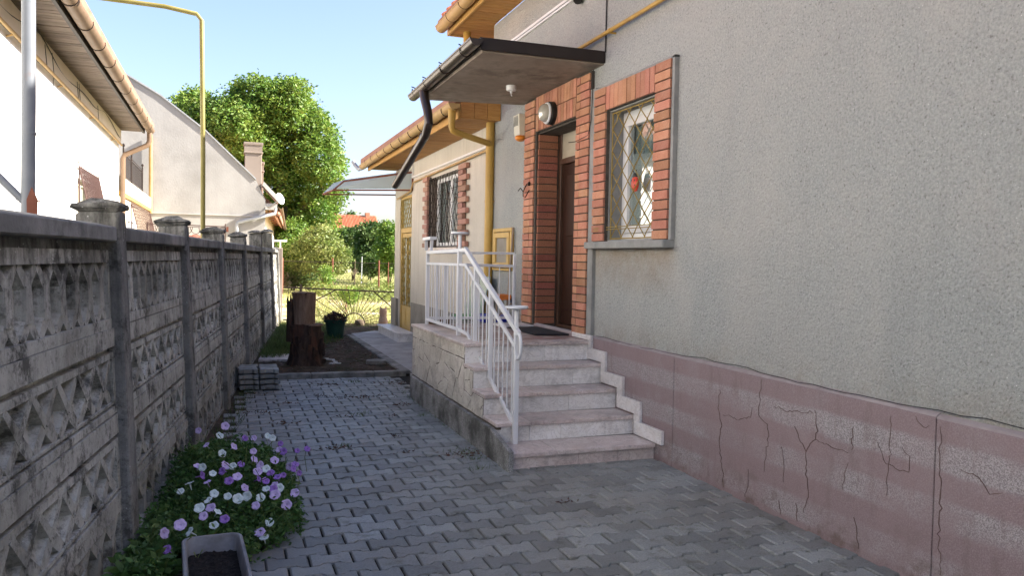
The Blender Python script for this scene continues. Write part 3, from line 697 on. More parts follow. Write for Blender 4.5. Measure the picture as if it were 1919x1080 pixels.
def lattice(y0, y1, z0, z1, x, py, pz, r, frame=True, n=5, wav=.012):
    m = MB(); W_, H_ = y1-y0, z1-z0; sl = pz/py
    k_ = -int(H_/sl/py)-2
    for sgn in (1, -1):
        for i in range(k_, int(W_/py)+int(H_/sl/py)+3):
            a = i*py if sgn == 1 else i*py
            # line y = a + s*sgn/sl , z = s
            pts = []
            s0, s1 = 0., H_
            f = lambda s_: a+sgn*s_/sl
            lo, hi = (0-a)*sl*sgn, (W_-a)*sl*sgn
            if lo > hi: lo, hi = hi, lo
            s0, s1 = max(0, lo), min(H_, hi)
            if s1-s0 < .03: continue
            off = .006*sgn
            for q in range(5):
                s_ = s0+(s1-s0)*q/4; pts.append((x+off+random.gauss(0, wav*.3), y0+f(s_), z0+s_))
            m.tube(pts, r, n)
    if frame:
        for a, b in (((x, y0, z0), (x, y1, z0)), ((x, y0, z1), (x, y1, z1)), ((x, y0, z0), (x, y0, z1)), ((x, y1, z0), (x, y1, z1))): m.tube([a, b], r*1.3, 6)
    return m
m = lattice(5.46, 6.25, 1.69, 2.755, 3.10, .197, .185, .0045)
for z in (1.79, 1.77): m.tube([(3.085, 5.40, z), (3.085, 6.22, z), (3.02, 6.42, z-.01)], .004, 5)
m.build('window_grille', 'grille', house, smooth=True)
# roof: boards under the eave, fascia, gutter
z0 = 4.36
for i in range(58):
    y = 10.13-.0985*(i+.5)
    x1 = WX_-.002 if y < 9.53 else 3.7
    m = MB(); m.box(2.69, x1, y-.0465, y+.0465, z0+random.uniform(0, .003), z0+.02); m.build('soffit_board', 'soffit', house, bevel=.004)
m = MB(); m.box(2.69, WX_-.002, -5.2, 10.13-.0985*58, z0, z0+.02); m.build('soffit', 'soffit', house)
m = MB(); m.box(2.655, 2.688, -5.2, 10.165, z0-.01, z0+.17); m.box(2.688, 3.7, 10.135, 10.165, z0-.01, z0+.17); m.build('fascia', 'fascia', house, bevel=.004)
m = MB(); a = .62
m.prism([(2.56, -5.4, z0+.14), (7.05, -5.4, z0+.14+4.49*a), (7.05, -5.4, z0+.24+4.49*a), (2.56, -5.4, z0+.20)], (0, 15.68, 0))
m.prism([(11.6, -5.4, z0+.145), (7.052, -5.4, z0+.14+4.49*a), (7.052, -5.4, z0+.24+4.49*a), (11.6, -5.4, z0+.235)], (0, 15.68, 0))
m.build('roof', 'tile_d', house)
m = MB(); xs = 2.44
for i in range(66): m.lathe((xs+.04, 0, 0), [(0, 0)], 3) if False else m.tube([(2.60, -5.3+i*.237, z0+.20), (3.05, -5.3+i*.237, z0+.20+.45*a)], .07, 6)
m.build('eave_tiles', 'tile', house, smooth=True, kind='stuff')
def gutter(m, x, y0, y1, z0_, z1_, r, n=12, th=.004):
    """half round gutter along y, open at the top"""
    vs = []
    for y, z in ((y0, z0_), (y1, z1_)):
        for rr in (r, r-th):
            for j in range(n+1):
                t = math.pi*(1+j/n); vs.append((x+rr*math.cos(t), y, z+rr*math.sin(t)))
    k_ = n+1; fs = []
    for j in range(n): fs += [(j, j+1, 2*k_+j+1, 2*k_+j), (k_+j+1, k_+j, 3*k_+j, 3*k_+j+1), (j+1, j, k_+j, k_+j+1), (2*k_+j, 2*k_+j+1, 3*k_+j+1, 3*k_+j)]
    fs += [(0, 2*k_, 3*k_, k_), (n, k_+n, 3*k_+n, 2*k_+n)]
    m.add(vs, fs)
    m.tube([(x-r, y0, z0_), (x-r, y1, z1_)], .008, 6)
def hooks(y0, y1, step, x, zf, r, parent, mat='iron', name='gutter_bracket'):
    y = y0; me = None
    while y < y1:
        q = MB(); q.tube([(x+(r+.004)*math.cos(t), 0, (r+.004)*math.sin(t)) for t in [math.pi*(1-.08+1.16*j/9) for j in range(10)]], .0055, 5)
        if me is None: me = meshof(q, name, mat)
        put(me, name, parent, (0, y, zf(y))); y += step
gm = MB(); gutter(gm, 2.565, -5.3, 10.12, 4.47, 4.44, .075); gm.prism([(2.565+.075*math.cos(math.pi*(1+j/10)), 10.115, 4.44+.075*math.sin(math.pi*(1+j/10))) for j in range(11)], (0, .006, 0))
gt = gm.build('gutter', 'ochre_g', house, smooth=True); hooks(7.4, 10.0, .55, 2.565, lambda y: 4.446, .075, house)
m = MB(); m.tube([(2.86, 9.95, 4.36), (2.86, 9.93, 4.1), (2.90, 9.8, 3.95), (3.02, 9.5, 3.6), (3.035, 9.46, 3.45), (3.035, 9.46, 3.3)], .05, 12)
m.tube([(3.035, 9.46, 3.32), (3.035, 9.46, .08), ], .054, 14); 
for z in (2.2, 1.1): m.tube([(3.035, 9.46, z-.02), (3.035, 9.46, z+.02)], .0575, 14); m.box(3.035, WX_, 9.40, 9.41, z, z+.01)
m.build('downpipe', 'ochre', house, smooth=True)
# attached fittings
m = MB(); m.box(3.045, WX_, 8.655, 9.335, 1.365, 1.39); m.box(3.045, WX_, 8.655, 9.335, 1.82, 1.862); m.box(3.045, WX_, 8.655, 8.70, 1.39, 1.82); m.box(3.045, WX_, 9.29, 9.335, 1.39, 1.82)
mb_ = m.build('meter_cabinet', 'ochre_w', house, bevel=.004)
m = MB()
for b in ((8.71, 9.28, 1.40, 1.46), (8.71, 9.28, 1.75, 1.81), (8.71, 8.79, 1.46, 1.75), (9.20, 9.28, 1.46, 1.75)): m.box(3.035, WX_, *b)
m.build('cabinet_door', 'ochre_w', mb_, bevel=.003); m = MB(); m.box(3.055, 3.062, 8.79, 9.20, 1.46, 1.75); m.build('pane', 'grey_plinth', mb_)
m = MB(); m.box(3.058, WX_, 4.5, 8.95, 3.985, 4.012); m.box(3.06, WX_, 4.5, 8.95, 3.955, 3.972); m.build('conduit', 'pvc', house)
m = MB(); m.tube([(3.03, 3.2, 3.455), (3.03, 7.1, 3.435)], .017, 8); m.build('gas_pipe', 'ochre', house, smooth=True)
for y in (6.2, 4.4):
    m = MB(); m.tube([(3.03, y, 3.42), (WX_, y, 3.42)], .009, 6); m.tube([(3.03, y-.015, 3.438), (3.03, y+.015, 3.438)], .022, 8); m.build('pipe_clamp', 'ochre', house, smooth=True)
m = MB(); m.tube([(3.073, 6.372, 3.3), (3.074, 6.37, 3.9), (3.073, 6.36, 4.35)], .006, 6); m.tube([(3.05, 6.56, 3.19), (3.042, 6.55, 3.0), (3.04, 6.56, 2.75), (3.04, 6.62, 2.62), (3.038, 6.9, 2.60), (3.06, 7.1, 2.62)], .004, 5); m.build('loose_cable', 'cable', house, smooth=True)
# wall lamp, alarm, hook : things hung on the wall
lm = thing('wall_lamp', (3.03, 7.46, 2.97), 'round bulkhead lamp with ribbed glass on the bricks above the brown front door', 'lamp')
MB().lathe((3.045, 7.46, 2.95), [(.0, .0), (.115, 0), (.115, -.05), (.10, -.06), (.0, -.06)], 24, 'x').build('lamp_base', 'black', lm, smooth=True)
MB().lathe((2.985, 7.46, 2.95), [(.10, 0), (.108, -.012), (.10, -.024), (.088, -.024)], 24, 'x').build('lamp_ring', 'whitep', lm, smooth=True)
MB().lathe((2.965, 7.46, 2.95), [(.092, 0), (.088, -.03), (.07, -.055), (.04, -.07), (.001, -.075)], 24, 'x').build('lamp_glass', 'lampglass', lm, smooth=True)
al = thing('alarm_siren', (3.03, 8.33, 2.95), 'cream alarm box with orange light below it, beside the brick door surround', 'alarm')
ab = MB().prism([(2.965, 8.25, 3.075), (2.965, 8.44, 3.075), (2.98, 8.43, 2.85), (2.98, 8.26, 2.85)], (.1, 0, 0)).build('alarm_case', 'alarm', al, bevel=.008, seg=2)
m = MB()
for i in range(9): m.box(2.961, 2.967, 8.28, 8.41, 2.955+i*.012, 2.960+i*.012)
m.build('louvre', 'mortar', ab); MB().lathe((3.022, 8.345, 2.85), [(.05, 0), (.062, -.015), (.055, -.04), (.028, -.058), (.001, -.063)], 16).build('alarm_light', 'amber', al, smooth=True)
m = MB(); m.tube([(3.04, 8.06, 2.32), (3.0, 8.06, 2.30), (2.965, 8.07, 2.22), (2.965, 8.07, 2.17), (2.99, 8.07, 2.16), (3.03, 8.06, 2.24)], .005, 6); m.tube([(2.965, 8.07, 2.22), (2.945, 8.10, 2.26), (2.93, 8.13, 2.23)], .005, 6); m.lathe((3.028, 8.06, 2.30), [(.0, -.02), (.015, -.01), (.015, .02), (.0, .03)], 10)
tag(m.build('lantern_hook', 'iron', smooth=True), 'small dark wrought iron hook on the left brick pier of the front door', 'hook')
sp = MB(); sp.tube([at(1083, -4, 0, 3.06), at(1083, -4, 0, 3.02)-Vector((0, 0, .01))], .045, 12); tag(sp.build('wall_spotlight', 'black', smooth=True), 'black spotlight under the upper wall edge above the white conduit', 'lamp')
lb = thing('ladybird_ornament', (3.17, 5.83, 2.12), 'red ladybird ornament with black head hanging on the barred window', 'ornament')
c = at(1190, 343, 0, 3.165); 
body = MB().lathe((c.x, c.y, c.z), [(.001, -.075), (.03, -.066), (.048, -.03), (.05, .005), (.04, .04), (.022, .055)], 16); body.v = [(c.x+(x-c.x)*.5, y, z) for x, y, z in body.v]; body.build('body', 'red', lb, smooth=True)
m = MB().lathe((c.x, c.y, c.z), [(.03, .045), (.034, .06), (.022, .08), (.001, .085)], 12); m.v = [(c.x+(x-c.x)*.6, y, z) for x, y, z in m.v]
for s_ in (-1, 1): m.tube([(c.x, c.y+s_*.012, c.z+.08), (c.x-.005, c.y+s_*.03, c.z+.105)], .003, 5)
m.build('head', 'black', lb, smooth=True)
m = MB()
for dy, dz in ((-.025, .02), (.022, .022), (-.028, -.02), (.025, -.025), (0, -.05)): m.lathe((c.x-.024+abs(dy)*.25, c.y+dy, c.z+dz), [(.008, 0), (.008, -.003), (.001, -.004)], 8, 'x')
m.build('spot', 'black', lb)

# ------------------------------------------------------------------ entrance canopy
cn = thing('entrance_canopy', (2.5, 7.4, 3.2), 'flat concrete canopy with dark brown fascia, gutter and spout above the front door', 'canopy')
m = MB(); m.hexa([(1.985, 6.44, 3.205), (WX_, 6.42, 3.205), (WX_, 8.44, 3.205), (1.985, 8.62, 3.205), (1.985, 6.44, 3.29), (WX_, 6.42, 3.29), (WX_, 8.44, 3.29), (1.985, 8.62, 3.29)]); m.build('canopy_slab', 'canopy', cn)
m = MB(); m.box(1.955, 3.081, 6.385, 6.415, 3.215, 3.315); m.box(1.955, 1.983, 6.415, 8.63, 3.235, 3.315); m.box(1.955, 3.081, 6.415, 8.63, 3.316, 3.322); m.build('fascia', 'fasc_d', cn, bevel=.003)
m = MB(); gutter(m, 1.895, 6.30, 8.66, 3.275, 3.245, .055, 12, .003)
for y, z in ((6.30, 3.275), (8.66, 3.245)): m.prism([(1.895+.055*math.cos(math.pi*(1+j/10)), y, z+.055*math.sin(math.pi*(1+j/10))) for j in range(11)], (0, .004, 0))
m.build('gutter', 'brownmetal', cn, smooth=True)
for y in (6.62, 7.3, 7.95, 8.45):
    m = MB(); m.tube([(1.895+.059*math.cos(t), y, 3.26+.059*math.sin(t)) for t in [math.pi*(.9+1.15*j/9) for j in range(10)]], .006, 5); m.tube([(1.95, y, 3.265), (1.83, y, 3.30)], .006, 5); m.build('gutter_bracket', 'brownmetal', cn, smooth=True)
m = MB(); P = [(1.90, 8.16, 3.20), (1.90, 8.13, 3.12), (1.905, 8.02, 2.98), (1.91, 7.98, 2.86), (1.915, 8.12, 2.76), (1.92, 8.9, 2.57), (1.93, 9.76, 2.37)]
m.tube(P, [.052, .048, .045, .044, .044, .044, .044], 14, cap=False); m.tube([Vector(P[4])+Vector((0, .02, 0)), Vector(P[4])+Vector((0, .10, -.024))], .048, 14); m.build('spout', 'brownmetal', cn, smooth=True)
cl = MB(); cl.lathe((2.63, 7.55, 3.205), [(.001, -.075), (.012, -.074), (.014, -.055), (.045, -.05), (.05, -.04), (.05, 0)], 18); cl.tube([(2.63, 7.55, 3.15), (2.63, 7.55, 3.115), (2.64, 7.55, 3.105)], .005, 6)
tag(cl.build('ceiling_lamp_holder', 'pvc', smooth=True), 'small round white lamp holder without bulb under the concrete canopy', 'lamp')

# ================================================================== REAR WING
wing = thing('rear_wing', (3.3, 12.5, 0), 'lower cream rear wing of the house with a barred window and an ochre double door', 'house')
m = MB()
for a, b, c, d in quadwall([(10.86, 12.62, 1.66, 2.76), (14.06, 15.06, .16, 2.62)], 9.532, 15.55, 0, 3.16): m.box(WX_, WX_+.3, a, b, c, d)
m.build('wall', 'beige', wing)
m = MB(); m.box(3.384, 9, 15.25, 15.55, 0, 3.16); m.box(8.7, 9, 9.55, 15.25, 0, 3.16); m.prism([(3.1, 15.27, 3.17), (9., 15.27, 3.17), (6.05, 15.27, 4.9)], (0, .26, 0)); m.box(4.3, 4.35, 9.6, 15.2, 0, 3.1); m.build('rear_walls', 'beige', wing)
m = MB()
for a, b, c, d in quadwall([(13.98, 15.14, .16, .8)], 9.532, 15.58, -.02, .71): m.box(3.066, WX_-.0005, a, b, c, d)
m.box(3.066, 3.4, 15.5505, 15.575, -.02, .71); m.build('plinth', 'grey_plinth', wing)
m = MB(); m.box(3.03, 3.066, 15.16, 15.60, .16, .72); m.build('corner_pier', 'grey_plinth', wing, bevel=.01); m = MB(); m.box(3.0, 3.065, 15.15, 15.60, .03, .158); m.build('pier_foot', 'mar_w', wing, bevel=.005)
# window
wf = MB()
for a, b, c, d in ((10.88, 12.60, 1.68, 1.74), (10.88, 12.60, 2.68, 2.74), (10.88, 10.95, 1.74, 2.68), (12.53, 12.60, 1.74, 2.68), (11.70, 11.79, 1.74, 2.68), (11.14, 11.19, 1.74, 2.68)): wf.box(3.17, 3.22, a, b, c, d)
wf = wf.build('window_frame', 'pvc', wing); m = MB(); m.box(3.19, 3.196, 10.95, 12.53, 1.74, 2.68); m.build('pane', 'glass', wf)
m = MB(); vs = [(3.26+.02*math.sin(i*1.7), 10.9+1.7*i/50, z) for i in range(51) for z in (1.7, 2.75)]
m.add(vs, [(2*i, 2*i+2, 2*i+3, 2*i+1) for i in range(50) if not 29 < i < 40]); m.build('curtain', 'curtain', wf, smooth=True)
for a, b in ((10.862, 10.88), (12.60, 12.618)): MB().box(WX_+.001, 3.17, a, b, 1.662, 2.758).build('reveal', 'grey_board', wing)
m = lattice(10.88, 12.60, 1.68, 2.74, 3.04, .17, .24, .0038, n=4, wav=.03)
for z in (1.9, 2.1, 2.3, 2.5): m.tube([(3.03, 10.88, z), (3.03, 12.60, z)], .003, 4)
for y in (10.88, 12.6):
    for z in (1.69, 2.73): m.tube([(3.04, y, z), (3.1, y, z)], .006, 4)
m.build('window_grille', 'iron', wing)
m = MB(); m.box(3.0, 3.1, 10.80, 12.66, 1.62, 1.655); m.build('sill', 'mar_p', wing)
bs = surround('window_quoins', [(3.06, WX_, 10.63, 10.85, 1.66, 2.80), (3.06, WX_, 12.63, 12.80, 1.66, 2.78)], wing, 'mortar')
bl = bme('brick_long', .38, .070, 'brick_p', .05); bs_ = bme('brick_short', .22, .062, 'brick_p', .05)
for i in range(15):
    z = 1.70+.0755*i; lg = i % 2 == 0
    put(bl if lg else bs_, 'brick', bs, (3.046+jit(), (10.655 if lg else 10.735)+jit(), z)); put(bl if lg else bs_, 'brick', bs, (3.046+jit(), (12.83 if lg else 12.75)+jit(), z), sc=(1, .8, 1))
# door
m = MB(); m.box(3.10, 3.16, 14.06, 14.12, .16, 2.62); m.box(3.10, 3.16, 15.0, 15.06, .16, 2.62); m.box(3.10, 3.16, 14.12, 15.0, 1.95, 2.04); m.box(3.10, 3.16, 14.12, 15.0, 2.56, 2.62); df = m.build('door_frame', 'ochre_w', wing, bevel=.004)
for a, b in ((14.125, 14.555), (14.565, 14.995)):
    m = MB(); m.box(3.12, 3.16, a, a+.07, .17, 1.94); m.box(3.12, 3.16, b-.07, b, .17, 1.94); m.box(3.12, 3.16, a+.07, b-.07, .17, .62); m.box(3.12, 3.16, a+.07, b-.07, 1.86, 1.94); m.box(3.112, 3.12, a+.09, b-.09, .25, .55)
    dl = m.build('door_leaf', 'ochre_w', wing, bevel=.004); MB().box(3.14, 3.146, a+.07, b-.07, .62, 1.86).build('pane', 'frost', dl)
    m = lattice(a+.06, b-.06, .62, 1.86, 3.095, .13, .17, .006, n=4, wav=.01); m.build('grille', 'grille', dl)
MB().box(3.14, 3.146, 14.12, 15.0, 2.04, 2.56).build('transom_pane', 'frost', df)
m = lattice(14.12, 15.0, 2.04, 2.56, 3.085, .15, .17, .006, n=4, wav=.01); m.build('transom_grille', 'grille', df)
# step
st = thing('back_door_step', (2.93, 14.7, 0), 'low marble clad step in front of the ochre double door', 'step')
MB().box(2.79, 3.06, 13.72, 15.58, .03, .165).build('step_body', 'mar_w', st); MB().box(2.765, 3.065, 13.69, 15.61, .166, .195).build('step_tread', 'mar_w', st, bevel=.004)
# eave
zr = 3.16; m = MB(); n = int((15.6-9.22)/.1)
for i in range(n): m.box(2.585, WX_-.002, 9.22+i*.1+.005, 9.22+(i+1)*.1-.004, zr+random.uniform(0, .004), zr+.02)
m.build('soffit_boards', 'soffit', wing, kind='stuff')
m = MB(); m.box(2.55, 2.583, 9.20, 15.6, zr-.02, zr+.13); m.build('fascia', 'fascia', wing, bevel=.004)
for i in range(3): MB().box(2.585+i*.165, 2.585+i*.165+.160, 9.195, 9.217, zr-.012, zr+.36).build('end_board', 'soffit', wing, bevel=.003)
m = MB(); m.prism([(2.44, 9.54, 3.29), (6.05, 9.54, 4.98), (6.05, 9.54, 5.07), (2.44, 9.54, 3.38)], (0, 6.25, 0)); m.prism([(9.66, 9.54, 3.29), (6.052, 9.54, 4.98), (6.052, 9.54, 5.07), (9.66, 9.54, 3.38)], (0, 6.25, 0))
m.prism([(2.44, 9.2, 3.29), (3.05, 9.2, 3.575), (3.05, 9.2, 3.665), (2.44, 9.2, 3.38)], (0, .34, 0)); m.build('roof', 'tile_d', wing)
m = MB()
for i in range(27): m.tube([(2.53, 9.3+i*.237, 3.325), (2.95, 9.3+i*.237, 3.325+.42*.47)], .065, 6)
m.build('eave_tiles', 'tile_d', wing, smooth=True, kind='stuff')
m = MB(); gutter(m, 2.455, 9.0, 15.6, 3.275, 3.235, .07, 12)
m.prism([(2.455+.07*math.cos(math.pi*(1+j/10)), 9.0, 3.275+.07*math.sin(math.pi*(1+j/10))) for j in range(11)], (0, .005, 0)); m.build('gutter', 'ochre_g', wing, smooth=True)
hooks(9.35, 15.5, .62, 2.455, lambda y: 3.25, .07, wing)
m = MB(); m.tube([(2.455, 9.12, 3.23), (2.455, 9.12, 3.02), (2.47, 9.13, 2.985), (2.52, 9.14, 2.965), (3.0, 9.42, 2.905), (3.03, 9.44, 2.90)], [.05, .038, .038, .038, .038, .038], 12); m.build('gutter_outlet', 'ochre', wing, smooth=True)
m = MB(); m.tube([(2.455, 15.6, 3.20), (2.40, 15.72, 3.18), (2.34, 15.8, 3.26), (2.30, 15.84, 3.34)], .04, 10); m.build('gutter_end_spout', 'steel', wing, smooth=True)
m = MB(); m.box(3.05, WX_, 9.55, 13.93, 2.885, 2.915); m.box(3.05, WX_, 13.93, 13.96, 2.885, 3.15); m.build('conduit', 'pvc', wing)
m = MB(); m.tube([(3.045, 9.55, 2.85), (3.045, 13.8, 2.80), (3.045, 13.9, 2.74), (3.045, 14.0, 2.66), (3.05, 15.2, 2.60)], .016, 8); 
for y in (10.7, 12.9): m.tube([(3.045, y, 2.83), (WX_, y, 2.83)], .012, 6)
m.build('gas_pipe', 'ochre_g', wing, smooth=True)
# corrugated awning over the back door
aw = thing('door_awning', (2.6, 15.2, 2.85), 'translucent grey awning on a thin rusty frame over the ochre double door', 'awning')
A1, A2, B1, B2 = Vector((3.07, 13.95, 3.01)), Vector((3.07, 15.55, 3.05)), Vector((1.98, 14.7, 2.86)), Vector((1.98, 16.35, 2.93))
C1, C2 = Vector((1.80, 14.75, 2.70)), Vector((1.80, 16.4, 2.74))
for nm, q in (('awning_sheet', (A1, A2, B2, B1)), ('awning_valance', (B1, B2, C2, C1))):
    m = MB(); n = 32; vs = []
    for i in range(n+1):
        t = i/n; a, b = q[0].lerp(q[1], t), q[3].lerp(q[2], t); dz = .010*math.sin(i*math.pi/2)
        vs += [a+Vector((0, 0, dz)), b+Vector((0, 0, dz)), b+Vector((0, 0, dz-.003)), a+Vector((0, 0, dz-.003))]
    fs = []
    for i in range(n): k_ = 4*i; fs += [(k_, k_+1, k_+5, k_+4), (k_+3, k_+7, k_+6, k_+2), (k_+1, k_+2, k_+6, k_+5), (k_, k_+4, k_+7, k_+3)]
    m.add(vs, fs); m.build(nm, 'polycarb', aw, smooth=True)
D1 = Vector((3.07, 14.0, 2.71)); m = MB(); dd = Vector((0, .004, 0)); q = [A1+dd*3, B1+dd*3, C1+dd*3, D1+dd*3]; m.prism(q, (0, .003, 0)); m.build('side_sheet', 'polycarb', aw)
m = MB()
for a, b in ((A1, B1), (A2, B2), (B1, B2), (B1, C1), (B2, C2), (C1, C2), (A1, Vector((3.07, 14.0, 2.70))), (Vector((3.07, 14.0, 2.70)), C1), (Vector((3.07, 15.5, 2.72)), C2)): m.tube([a+Vector((0, 0, -.02)), b+Vector((0, 0, -.02))], .016, 6)
m.build('awning_frame', 'rust', aw)

# ================================================================== ENTRANCE STEPS
stp = thing('entrance_steps', (2.45, 6.9, 0), 'marble clad entrance steps and landing with cracked cream side wall below the brown door', 'steps')
hs = [.135, .285, .447, .62, .79]; yn = [5.27, 5.605, 5.915, 6.20, 6.45]; xl = [1.905, 1.905, 1.905, 1.905, 1.905]
m = MB()
for i in range(5):
    zb = -.02 if i == 0 else hs[i-1]-.032
    m.box(1.925, 3.054, yn[i]+.10, 8.46, zb, hs[i]-.0312) if i == 4 else m.box(1.925, 3.054, yn[i]+.10, 8.46, zb, hs[i]-.033)
m.build('core', 'mortar', stp)
cuts = [[1.885, 2.24, 2.62, 3.05], [1.885, 2.16, 2.52, 3.05], [1.885, 2.33, 2.7, 3.05], [1.885, 2.12, 2.55, 3.05], [1.87, 2.2, 2.62, 3.05]]
rc = [[1.89, 2.42, 2.74, 3.052], [1.89, 2.16, 2.42, 2.80, 3.052], [1.89, 2.22, 2.62, 3.052], [1.89, 2.25, 2.52, 2.78, 3.052], [1.89, 2.30, 2.62, 3.052]]
for i in range(5):
    yb = yn[i+1]+.03 if i < 4 else 6.62
    sk = .035
    for a, b in zip(cuts[i][:-1], cuts[i][1:]):
        ya, yb_ = yn[i]+(a-1.88)*sk, yn[i]+(b-1.88)*sk
        MB().hexa([(a+.001, ya, hs[i]-.03), (b-.001, yb_, hs[i]-.03), (b-.001, yb+.02, hs[i]-.03), (a+.001, yb+.02, hs[i]-.03), (a+.001, ya, hs[i]), (b-.001, yb_, hs[i]), (b-.001, yb+.02, hs[i]), (a+.001, yb+.02, hs[i])]).build('tread', 'mar_p', stp, bevel=.004)
    zb = -.01 if i == 0 else hs[i-1]+.0005
    for a, b in zip(rc[i][:-1], rc[i][1:]):
        ya, yb_ = yn[i]+.028+(a-1.88)*sk, yn[i]+.028+(b-1.88)*sk; t = hs[i]-.0305
        MB().hexa([(a+.0015, ya, zb), (b-.0015, yb_, zb), (b-.0015, yb_+.025, zb), (a+.0015, ya+.025, zb), (a+.0015, ya, t), (b-.0015, yb_, t), (b-.0015, yb_+.025, t), (a+.0015, ya+.025, t)]).build('riser', 'mar_w' if i else 'mar_p', stp)
# side cladding, stepped at the front
m = MB(); XF = 1.888
m.prism([(XF, 8.47, .235), (XF, 5.62, .235), (XF, 5.62, .253), (XF, 5.64, .253), (XF, 5.64, .2525), (XF, 5.945, .2525), (XF, 5.945, .415), (XF, 6.235, .415), (XF, 6.235, .588), (XF, 6.49, .588), (XF, 6.49, .757), (XF, 8.47, .757)], (.038, 0, 0))
m.build('side_core', 'joint', stp)
m = MB(); m.box(XF, 1.924, 5.30, 5.62, -.02, .1045); m.box(1.89, 1.924, 5.63, 5.94, .1, .252); m.build('side_base', 'mar_w', stp)
def clip(poly, n_, d_):
    out = []
    for i in range(len(poly)):
        p, q = poly[i], poly[(i+1) % len(poly)]; a, b = p[0]*n_[0]+p[1]*n_[1]-d_, q[0]*n_[0]+q[1]*n_[1]-d_
        if a <= 0: out.append(p)
        if (a < 0 < b) or (b < 0 < a): t = a/(a-b); out.append((p[0]+(q[0]-p[0])*t, p[1]+(q[1]-p[1])*t))
    return out
def cells(y0, y1, z0, z1, seeds):
    for i, s0 in enumerate(seeds):
        P = [(y0, z0), (y1, z0), (y1, z1), (y0, z1)]
        for j, s1 in enumerate(seeds):
            if i == j or not P: continue
            n_ = (s1[0]-s0[0], s1[1]-s0[1]); L = math.hypot(*n_); n_ = (n_[0]/L, n_[1]/L)
            P = clip(P, n_, (s0[0]+s1[0])/2*n_[0]+(s0[1]+s1[1])/2*n_[1]-.0035)
        if len(P) >= 3: yield P
rs = random.Random(11); seeds = [(rs.uniform(5.9, 8.5), rs.uniform(.22, .66)) for _ in range(75)]
seeds = [s_ for i, s_ in enumerate(seeds) if all(math.hypot((s_[0]-t[0])*.8, s_[1]-t[1]) > .095 for t in seeds[:i])]
def stone(P):
    cy_, cz_ = sum(p[0] for p in P)/len(P), sum(p[1] for p in P)/len(P); dx = rs.uniform(-.002, .003); q = []
    for i, p in enumerate(P):          # roughen the outline
        n_ = P[(i+1) % len(P)]; q.append(p); L = math.hypot(n_[0]-p[0], n_[1]-p[1])
        if L > .08: q.append(((p[0]+n_[0])/2+rs.gauss(0, .004), (p[1]+n_[1])/2+rs.gauss(0, .004)))
    MB().prism([(XF-.004+dx, y, z) for y, z in q], (.012, 0, 0)).build('cladding_stone', 'mar_c', stp, bevel=.0022)
for y0_, y1_, za, zb in ((6.493, 8.47, .255, .650), (6.238, 6.487, .255, .586), (5.948, 6.232, .255, .413)):
    for P in cells(y0_, y1_, za, zb, seeds): stone([(min(max(y, y0_), y1_), min(max(z, za), zb)) for y, z in P])
yy_ = 6.493
while yy_ < 8.46:
    ye = min(8.47, yy_+rs.uniform(.16, .3)); ye = 8.47 if ye > 8.38 else ye
    stone([(yy_, .657+rs.uniform(-.006, .004)), (ye-.006, .657+rs.uniform(-.006, .004)), (ye-.006, .756), (yy_, .756)]); yy_ = ye
# landing edge slabs and mosaic
for a, b in ((6.62, 7.0), (7.003, 7.35), (7.353, 7.72), (7.723, 8.1), (8.103, 8.49)): MB().box(1.87, 2.13, a+.001, b, .76, .79).build('edge_slab', 'mar_p', stp, bevel=.004)
MB().box(2.132, 3.052, 6.642, 8.47, .75, .787).build('landing_floor', 'mosaic', stp)
# terrazzo apron
for a, b in ((8.40, 7.42), (7.415, 6.55), (6.545, 5.66)): MB().prism([(1.848, b, -.03), (1.848, a, -.03), (1.848, a, .245), (1.848, b, .245)], (.038, 0, 0)).build('apron_panel', 'apron', stp, bevel=.004)
MB().prism([(1.848, 5.22, -.03), (1.848, 5.656, -.03), (1.848, 5.656, .245), (1.848, 5.60, .235), (1.848, 5.22, .165)], (.038, 0, 0)).build('apron_panel', 'apron', stp, bevel=.004)
# white stepped strip on the wall
SX = 3.028
for y0_, y1_, za, zb in ((5.195, 5.63, .145, .250), (5.535, 5.93, .302, .407), (5.835, 6.24, .462, .562), (6.16, 6.52, .630, .726), (6.45, 6.86, .795, .838)):
    MB().box(SX, 3.054, y0_, y1_, za, zb).build('stringer_tile', 'mar_s', stp, bevel=.003)
for y0_, y1_, za, zb in ((5.535, 5.63, .2515, .3005), (5.835, 5.93, .4085, .4605), (6.16, 6.24, .5635, .6285), (6.45, 6.52, .7275, .7935)): MB().box(SX+.001, 3.054, y0_, y1_, za, zb).build('stringer_tile', 'mar_s', stp)
MB().box(2.70, 3.05, 7.90, 8.29, .7905, .812).build('threshold_strip', 'mar_s', stp, bevel=.002)
mt_ = MB().hexa([(2.72, 7.02, .7935), (3.26, 6.96, .7935), (3.26, 7.84, .7935), (2.72, 7.80, .7935), (2.72, 7.02, .806), (3.26, 6.96, .806), (3.26, 7.84, .806), (2.72, 7.80, .806)]).build('door_mat', 'rubber', bevel=.003)
tag(mt_, 'black rubber door mat lying at the brown front door', 'mat')

